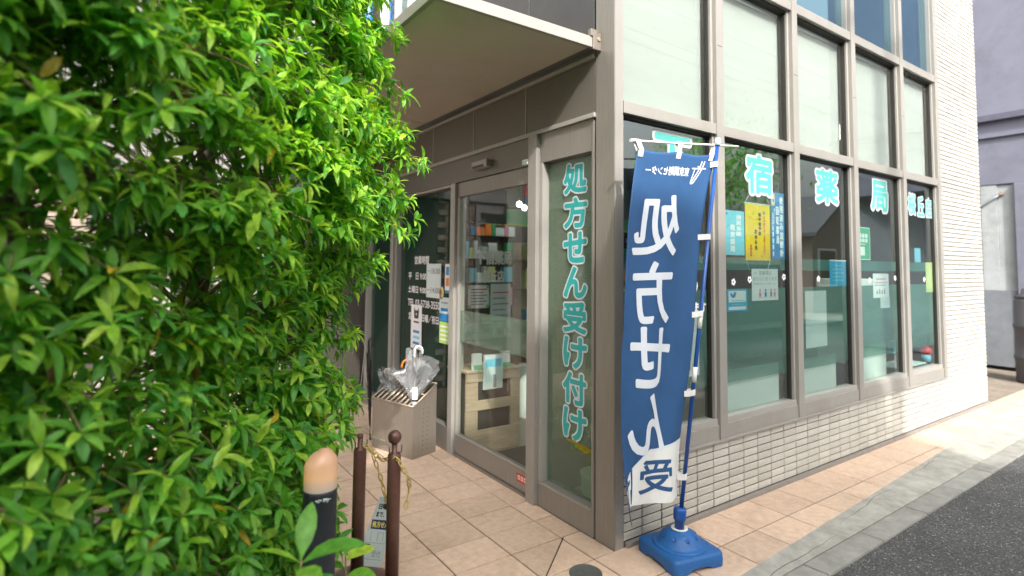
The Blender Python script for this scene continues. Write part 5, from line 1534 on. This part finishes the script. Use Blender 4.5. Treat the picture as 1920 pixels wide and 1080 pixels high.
def bough(s, z, depth, size=0.092, n_ros=12, young=0.5):
    f, nrm = face_pt(s)
    k = 0 if s < 0.40 else (1 if s < 0.70 else 2)
    b = bulge(s, z)
    c = np.array([*(f + nrm * (b - depth)), z])
    out = np.array([nrm[0], nrm[1], 0.18 + random.uniform(-.2, .25)])
    if s > 0.85: out = out + np.array([0.7, 0.1, 0]) * (s - .85) / .15
    out = unit(out + rng.normal(0, .22, 3))
    lat = unit(np.cross(out, [0, 0, 1]))
    up = np.cross(lat, out)
    root = c - out * 0.36 + np.array([0, 0, -0.14])
    tw = shr[k]['twigs']
    O = Vector(shr[k]['root'].location)
    mid = (root + c) / 2 + np.array([0, 0, .02])
    tw.tube([Vector(root) - O, Vector(mid) - O, Vector(c) - O], 0.0065, MT['twig'], 5, r1=0.003)
    # limb from the trunk
    tx_, ty_ = SHRUB_X[k]
    if random.random() < 0.6:
        st = Vector((tx_ + random.uniform(-.02, .02), ty_, max(0.15, z - random.uniform(.35, .7))))
        st.z = min(st.z, 2.5)
        e = Vector(root)
        m1 = st.lerp(e, .45) + Vector((random.uniform(-.05, .05), random.uniform(-.05, .05), 0.08))
        tw.tube([st - O, m1 - O, e - O], 0.012, MT['bark'], 6, r1=0.0065)
    for i in range(n_ros):
        a = random.uniform(-1, 1); e = random.uniform(-1, 1); g_ = random.uniform(-.55, 1)
        pos = c + lat * a * 0.17 + out * g_ * 0.13 + up * (e * 0.055 - 0.06 * abs(a) - 0.05 * max(0, g_)) + rng.normal(0, .012, 3)
        ax = unit(out * (0.7 + 0.3 * g_) + lat * a * 0.7 + np.array([0, 0, 0.55 + 0.25 * e]))
        tw.tube([Vector(c - out * 0.12 * random.random()) - O, Vector((c + pos) / 2 + np.array([0, 0, .01])) - O, Vector(pos) - O], 0.0026, MT['twig'], 4, r1=0.0016, cap=False)
        rosette(k, pos, ax, size, young * (0.45 + 0.55 * (g_ > 0.1)) * (0.5 + 0.5 * (e > -.3)))
def hole(s, z):
    for hs, hz_, rs_, rz_ in HOLES:
        if ((s - hs) / rs_) ** 2 + ((z - hz_) / rz_) ** 2 < 1: return True
    return False
HOLES = [(0.33, 1.62, .03, .10), (0.38, 1.22, .035, .08), (0.55, 1.28, .035, .09), (0.62, 1.00, .03, .09), (0.75, 1.45, .025, .07), (0.72, .85, .025, .09), (0.47, .60, .03, .07)]
nb = 0
for iz in range(16):
    z = 0.18 + iz * 0.188
    ns = 20
    for i in range(ns):
        s = (i + 0.5 * (iz % 2) + random.uniform(-.25, .25)) / (ns - .5)
        zz = z + random.uniform(-.07, .07)
        smax = 0.90 if zz > 2.5 else 1.0 if zz > 1.35 else (0.93 if zz > 0.8 else 0.86)
        if s < 0 or s > smax or hole(s, zz): continue
        bough(s, zz, random.uniform(0.0, 0.12), random.uniform(.066, .094), random.randint(16, 21), 0.32 + 0.5 * max(0, min(1, (zz - .7) / 1.4)))
        nb += 1
# second layer deeper inside, sparser and darker by its own shade
for i in range(110):
    s = random.uniform(0.02, 0.97); z = random.uniform(.25, 2.95)
    if z < 1.3 and s > .85: continue
    if hole(s, z) or hole(s + .03, z) or hole(s - .03, z): continue
    bough(s, z, random.uniform(0.25, 0.62), .085, random.randint(10, 14), 0.5)
for i in range(26):                     # fuller crown towards the left end
    s = random.uniform(0.04, 0.36); z = random.uniform(1.75, 2.95)
    bough(s, z, random.uniform(0.05, 0.3), .095, random.randint(14, 17), 0.5)
# outstanding tips on the right-hand outline
for s, z, n in ((0.94, 2.62, 7), (0.96, 2.42, 8), (1.0, 2.2, 9), (1.0, 2.0, 9), (0.99, 1.83, 8), (1.0, 1.68, 6), (0.97, 1.5, 6), (0.93, 1.2, 5), (0.86, 2.85, 6), (0.9, .95, 5)):
    bough(s, z, -0.06, .078, n + 4, 0.75)

def leaves_to_np(rows):
    a = np.array(rows)
    o, d_, n_, sc = a[:, 0:3], unit(a[:, 3:6]), unit(a[:, 6:9]), a[:, 9]
    s_ = np.cross(d_, n_)
    return o, s_, d_, n_, sc, a[:, 10].astype(int), a[:, 11].astype(int)
leaf_meshes = {}
def leaf_mesh(t, m):
    if (t, m) not in leaf_meshes:
        me = bpy.data.meshes.new('leaf'); V, F = TEMPL[t]
        me.from_pydata([tuple(p) for p in V], [], F); me.materials.append(LEAFM[m])
        me.polygons.foreach_set('use_smooth', [True] * len(F)); me.update(); leaf_meshes[(t, m)] = me
    return leaf_meshes[(t, m)]
def foliage_mesh(o, s_, d_, n_, sc, ti, mi, idx, name, parent):
    VV, FF, MM = [], [], []
    off = 0
    for t in range(4):
        sel = idx[ti[idx] == t]
        if not len(sel): continue
        V, F = TEMPL[t]
        P = (o[sel][:, None, :] + sc[sel][:, None, None] * (V[None, :, 0:1] * s_[sel][:, None, :] + V[None, :, 1:2] * d_[sel][:, None, :] + V[None, :, 2:3] * n_[sel][:, None, :]))
        VV.append(P.reshape(-1, 3))
        nvt = len(V)
        for f in F:
            pass
        for q in range(len(sel)):
            b_ = off + q * nvt
            FF += [tuple(b_ + k for k in f) for f in F]
        MM += list(np.repeat(mi[sel], len(F)))
        off += nvt * len(sel)
    me = bpy.data.meshes.new(name)
    me.from_pydata(np.concatenate(VV).tolist(), [], FF)
    for m in LEAFM: me.materials.append(m)
    me.polygons.foreach_set('material_index', MM); me.polygons.foreach_set('use_smooth', [True] * len(FF)); me.update()
    ob = bpy.data.objects.new(name, me); COL.objects.link(ob); ob.parent = parent; ob['kind'] = 'stuff'
    return ob
camn = np.array(CAM); Fn, Rn, Un = np.array(Fv), np.array(R2), np.array(U2)
allk = []
for k, sh in enumerate(shr):
    O = np.array(sh['root'].location)
    o, s_, d_, n_, sc, ti, mi = leaves_to_np(leaf_rows[k])
    rel = o + d_ * (sc * .5)[:, None] - camn
    dep = rel @ Fn; px = rel @ Rn / dep * 1038.6 + 960; py = 437 - rel @ Un / dep * 1038.6
    keep = dep > 0.45
    o, s_, d_, n_, sc, ti, mi, dep, px, py = [q[keep] for q in (o, s_, d_, n_, sc, ti, mi, dep, px, py)]
    # the leaves that show largest: frontmost of each small patch of view
    inv = (px > -10) & (px < 1000) & (py > -10) & (py < 1090)
    facing = np.abs(np.sum(n_ * unit(o - camn), axis=1))
    cell = (px // 22).astype(int) * 1000 + (py // 22).astype(int)
    order = np.argsort(dep)
    rank = np.full(len(dep), 99); cnt = {}
    for i in order:
        if not inv[i]: continue
        c = cell[i]; rank[i] = cnt.get(c, 0); cnt[c] = rank[i] + 1
    score = np.where(inv & (rank < 2), facing * sc / dep / (1 + rank), -1)
    best = np.argsort(-score)[:300]
    best = best[score[best] > 0]
    bs = set(best.tolist())
    rest = np.array([i for i in range(len(dep)) if i not in bs])
    for i in best:
        ob = bpy.data.objects.new('leaf', leaf_mesh(ti[i], mi[i])); COL.objects.link(ob); ob.parent = sh['root']
        Mx = Matrix(((s_[i][0], d_[i][0], n_[i][0], 0), (s_[i][1], d_[i][1], n_[i][1], 0), (s_[i][2], d_[i][2], n_[i][2], 0), (0, 0, 0, 1)))
        Mx = Mx @ Matrix.Scale(float(sc[i]), 4)
        Mx.translation = Vector(o[i] - O)
        ob.matrix_local = Mx
    foliage_mesh(o - O, s_, d_, n_, sc, ti, mi, rest, 'foliage', sh['root'])
    tw = sh['twigs'].build('twigs', sh['root']); tw['kind'] = 'stuff'
    for t in range(2 if k == 1 else 1):
        dx = 0.12 * t - 0.02
        m_ = MB(); pts = []
        for i in range(9):
            zz = i * 0.34
            pts.append((dx + 0.04 * math.sin(i * 1.3 + k + t), 0.04 * math.cos(i * 1.7 + k), zz - 0.06))
        m_.tube(pts, 0.042, MT['bark'], 10, r1=0.012); m_.build('trunk', sh['root'])

# young plants at the foot of the bollard
def seedling(lab, loc, specs, hgt):
    t = thing('young_plant', lab, 'plant', loc, 'young plants around the bollard lamp')
    m_ = MB(); m_.tube([(0, 0, 0), (0.01, 0.0, hgt * .5), (0, 0, hgt)], 0.004, MT['twig'], 6, r1=0.0025); m_.build('stem', t)
    for (az, el, L, W, dr, z, mt) in specs:
        V, F = leaf_template(L, W, dr, .12, .3)
        me = bpy.data.meshes.new('leaf'); me.from_pydata([tuple(p) for p in V], [], F); me.materials.append(LEAFM[mt]); me.polygons.foreach_set('use_smooth', [True] * len(F)); me.update()
        o_ = bpy.data.objects.new('leaf', me); COL.objects.link(o_); o_.parent = t
        o_.location = (0, 0, z); o_.rotation_euler = Euler((R_(el), 0, R_(az)), 'XYZ')
    return t
seedling('young plant with two long arching leaves in front of the bollard lamp', (-1.715, -0.62, 0.0), [(-95, 25, .17, .34, .35, .70, 1), (75, 40, .14, .34, .3, .70, 2), (-30, 62, .15, .34, .2, .71, 1), (180, 20, .16, .36, .3, .69, 1), (-150, 18, .16, .36, .4, .66, 0), (120, 15, .15, .36, .35, .64, 1)], .71)
seedling('young plant with broad leaves just right of the bollard lamp', (-1.40, -0.02, 0.0), [(-80, 18, .13, .5, .25, .36, 2), (-20, 25, .11, .5, .2, .38, 1), (40, 15, .12, .5, .25, .33, 1), (-120, 20, .12, .5, .3, .30, 1), (-70, 20, .12, .5, .3, .24, 2), (100, 30, .10, .5, .2, .38, 1), (-100, 30, .10, .5, .2, .20, 1), (-60, 10, .11, .5, .3, .14, 1), (160, 20, .12, .5, .3, .26, 1)], .38)

# plant behind the lettered glass
rsx = random.Random(4)
for i in range(16):
    a = rsx.uniform(0, 360); L = rsx.uniform(.22, .42)
    V, F = leaf_template(L, .14, .30, .15, .4)
    me = bpy.data.meshes.new('leaf'); me.from_pydata([tuple(p) for p in V], [], F); me.materials.append(MT['leaf_yellow'] if i % 3 == 0 else LEAFM[1 + i % 2]); me.polygons.foreach_set('use_smooth', [True] * len(F)); me.update()
    o_ = bpy.data.objects.new('leaf', me); COL.objects.link(o_); o_.parent = PP
    o_.location = (0, 0, 0.26); o_.rotation_euler = Euler((R_(rsx.uniform(58, 84)), 0, R_(a)), 'XYZ')
mb = MB(); mb.lathe([(0.09, .262), (0.001, .265)], MT['soil'], 16); mb.build('potting_soil', PP)

# ------------------------------------------------------------------ yard and neighbour at the right
NB = thing('neighbour_building', 'lavender rendered building with recessed pale ground floor beyond the tiled wall', 'building', (9.0, 0, 0))
mb = MB(); mb.box(-0.1, -3.0, 2.78, 6, 5, 8.5, MT['lavender']); mb.build('upper_wall', NB, 0.01)
mb = MB(); mb.box(-0.18, -3.0, 3.78, -0.1, 5, 3.87, MT['lavender_dk']); mb.box(-0.14, -3.0, 3.52, -0.1, 5, 3.56, MT['lavender']); mb.build('ledge', NB)
mb = MB(); mb.box(-0.13, 0.12, 0.0, 0.3, 0.45, 2.779, MT['lavender']); mb.build('pillar', NB, 0.01)
mb = MB()
for i in range(22):
    y = -0.6 + i * 0.2 if False else 0.46 + i * 0.2
    mb.box(-0.07 - (0.02 if i % 2 else 0), y, 1.15, 0.10, y + 0.195, 2.775, MT['shed_wall'])
mb.build('corrugated_wall', NB)
mb = MB(); mb.box(-0.095, 0.46, 0.0, 0.12, 5, 1.148, MT['shed_dark']); mb.build('block_wall', NB)
mb = MB(); mb.box(0.5, -3, 0, 6, 5, 2.775, MT['shed_dark']); mb.build('core', NB)
mb = MB(); mb.tube([(-0.10, 0.62, 2.62), (-0.16, 0.70, 2.56), (-0.18, 0.85, 2.42), (-0.10, 0.95, 2.38)], 0.018, MT['shed_dark'], 8); mb.tube([(-0.08, 0.60, 2.62), (-0.12, 0.60, 2.64)], 0.03, MT['wing_brick'], 10); mb.build('lamp_bracket', NB)
t = thing('storage_tank', 'grey ribbed storage tank standing in the yard corner', 'tank', (8.05, 0.06, -0.06))
mb = MB(); pr_ = [(0.22, 0.0), (0.25, 0.02), (0.25, 0.3), (0.265, 0.32), (0.265, 0.36), (0.25, 0.38), (0.25, 0.72), (0.265, 0.74), (0.265, 0.78), (0.25, 0.80), (0.25, 1.10), (0.23, 1.14)]
mb.lathe(pr_, MT['tank'], 32); mb.build('body', t)
mb = MB(); mb.lathe([(0.24, 1.141), (0.24, 1.17), (0.17, 1.20), (0.16, 1.27), (0.001, 1.28)], MT['tank'], 32); mb.build('lid', t)
# ------------------------------------------------------------------ across the street (seen in the glass, and shading the corner)
mb = MB(); mb.box(-30, -6.0, -0.06, 40, -5.2, 0.05, MT['kerb']); struct(mb.build('far_pavement'))
def house(name, lab, x0, x1, y0, y1, h, wallm, gable=0.0, nwin=3):
    t = thing(name, lab, 'house', ((x0 + x1) / 2, y1, 0), 'houses across the street')
    w, d_ = (x1 - x0) / 2, y1 - y0
    m_ = MB(); m_.box(-w, -d_, -0.06, w, 0, h, wallm)
    if gable:
        m_.add([(-w, 0, h), (w, 0, h), (0, 0, h + gable), (-w, -d_, h), (w, -d_, h), (0, -d_, h + gable)], [(0, 1, 2), (4, 3, 5)], wallm)
    wo = m_.build('wall', t)
    m_ = MB()
    if gable:
        e = 0.3
        for s_ in (-1, 1):
            a = [(s_ * (w + e), e, h - e * gable / w), (0, e, h + gable), (0, -d_ - e, h + gable), (s_ * (w + e), -d_ - e, h - e * gable / w)]
            m_.add(a + [(x, y, z + .12) for x, y, z in a], [(0, 1, 2, 3), (7, 6, 5, 4), (0, 4, 5, 1), (1, 5, 6, 2), (2, 6, 7, 3), (3, 7, 4, 0)], MT['roof'])
    else:
        m_.box(-w - .12, -d_ - .12, h + .001, w + .12, .12, h + .16, MT['roof'])
    m_.build('roof', t)
    for fl in range(2):
        for i in range(nwin):
            x = -w + (i + .5) * 2 * w / nwin
            z = 0.9 + fl * 2.7
            if z + 1.2 > h: continue
            f = MB(); f.box(x - .62, 0.0, z - .06, x + .62, .05, z + 1.26, MT['white_paint']); f = f.build('window', wo)
            g_ = MB(); g_.box(x - .55, 0.051, z, x + .55, .055, z + 1.2, MT['dark_slot']); g_.build('pane', f)
house('house', 'grey flat roofed house directly across the street', -9.0, 0.25, -12.0, -6.0, 6.45, MT['house_wall'], 0, 4)
house('house', 'brown gabled house across the street to the east', 17.2, 21.0, -12.5, -7.6, 2.75, MT['house_wall2'], 1.2, 2)
house('house', 'grey gabled house across the street furthest east', 22.4, 28.4, -13.0, -7.6, 3.4, MT['house_wall'], 1.5, 3)
# garden wall
t = thing('garden_wall', 'concrete block garden wall across the street', 'wall', (7, -6.1, 0))
mb = MB(); mb.box(-6.5, -0.15, -0.06, 6.5, 0, 1.5, MT['block']); mb.build('wall', t)
mb = MB(); mb.box(-6.5, -0.18, 1.501, 6.5, 0.03, 1.56, MT['block']); mb.build('coping', t)
def street_tree(lab, x, y, h, r, seed, nl=2600, ls=.2):
    rs = np.random.default_rng(seed)
    t = thing('street_tree', lab, 'tree', (x, y, 0), 'trees across the street')
    m_ = MB(); m_.tube([(0, 0, -.06), (.05, 0, h * .35), (-.04, .03, h * .7), (0, 0, h * .9)], .10, MT['bark'], 10, r1=.03)
    m_.build('trunk', t)
    m_ = MB()
    cs = []
    for i in range(16):
        a = rs.uniform(0, 6.28); q = rs.uniform(.3, 1) * r * .8; z = h * rs.uniform(.5, .95)
        c = Vector((q * math.cos(a), q * math.sin(a), z)); cs.append(c)
        m_.tube([(0, 0, z * .65), (c.x * .5, c.y * .5, z * .85), c], .03, MT['bark'], 6, r1=.01)
    m_.build('limbs', t)
    rows = []
    for i in range(nl):
        c = cs[rs.integers(16)]
        p = np.array(c) + rs.normal(0, 1, 3) * np.array([r * .26, r * .26, r * .2])
        d_ = unit(rs.normal(0, 1, 3)); n_ = unit(rs.normal(0, .5, 3) + np.array([0, 0, 1])); n_ = unit(n_ - d_ * n_.dot(d_))
        rows.append((*p, *d_, *n_, ls * rs.uniform(.7, 1.2), rs.integers(4), int(rs.random() < .5)))
    foliage_mesh(*leaves_to_np(rows), np.arange(nl), 'crown', t)
street_tree('green leafy tree behind the garden wall across the street', 12.2, -7.9, 5.6, 2.7, 21, 3600)
street_tree('smaller green tree across the street near the grey house', 4.6, -7.3, 5.4, 1.2, 5, 1100, .17)
t = thing('utility_pole', 'concrete utility pole across the street', 'utility pole', (1.25, -5.7, 0))
mb = MB(); mb.tube([(0, 0, -.06), (0, 0, 9.5)], .15, MT['conc_pole'], 16, r1=.10); mb.build('pole', t)
mb = MB(); mb.box(-.9, -.05, 8.3, .9, .05, 8.4, MT['steel']); mb.build('cross_arm', t)
t2 = MB()
for k_, (z, yo) in enumerate(((8.45, -.0), (8.2, .1), (7.2, 0), (6.4, .05), (6.2, -.05))):
    pts = [(-25 + 10 * i, -5.7 + yo, z - 0.25 * math.sin(math.pi * ((i % 3) / 3.0))) for i in range(8)]
    t2.tube(pts, .014, MT['black'], 5)
tagged(t2, 'overhead_cables', 'dark overhead cables along the far side of the street', 'cables')
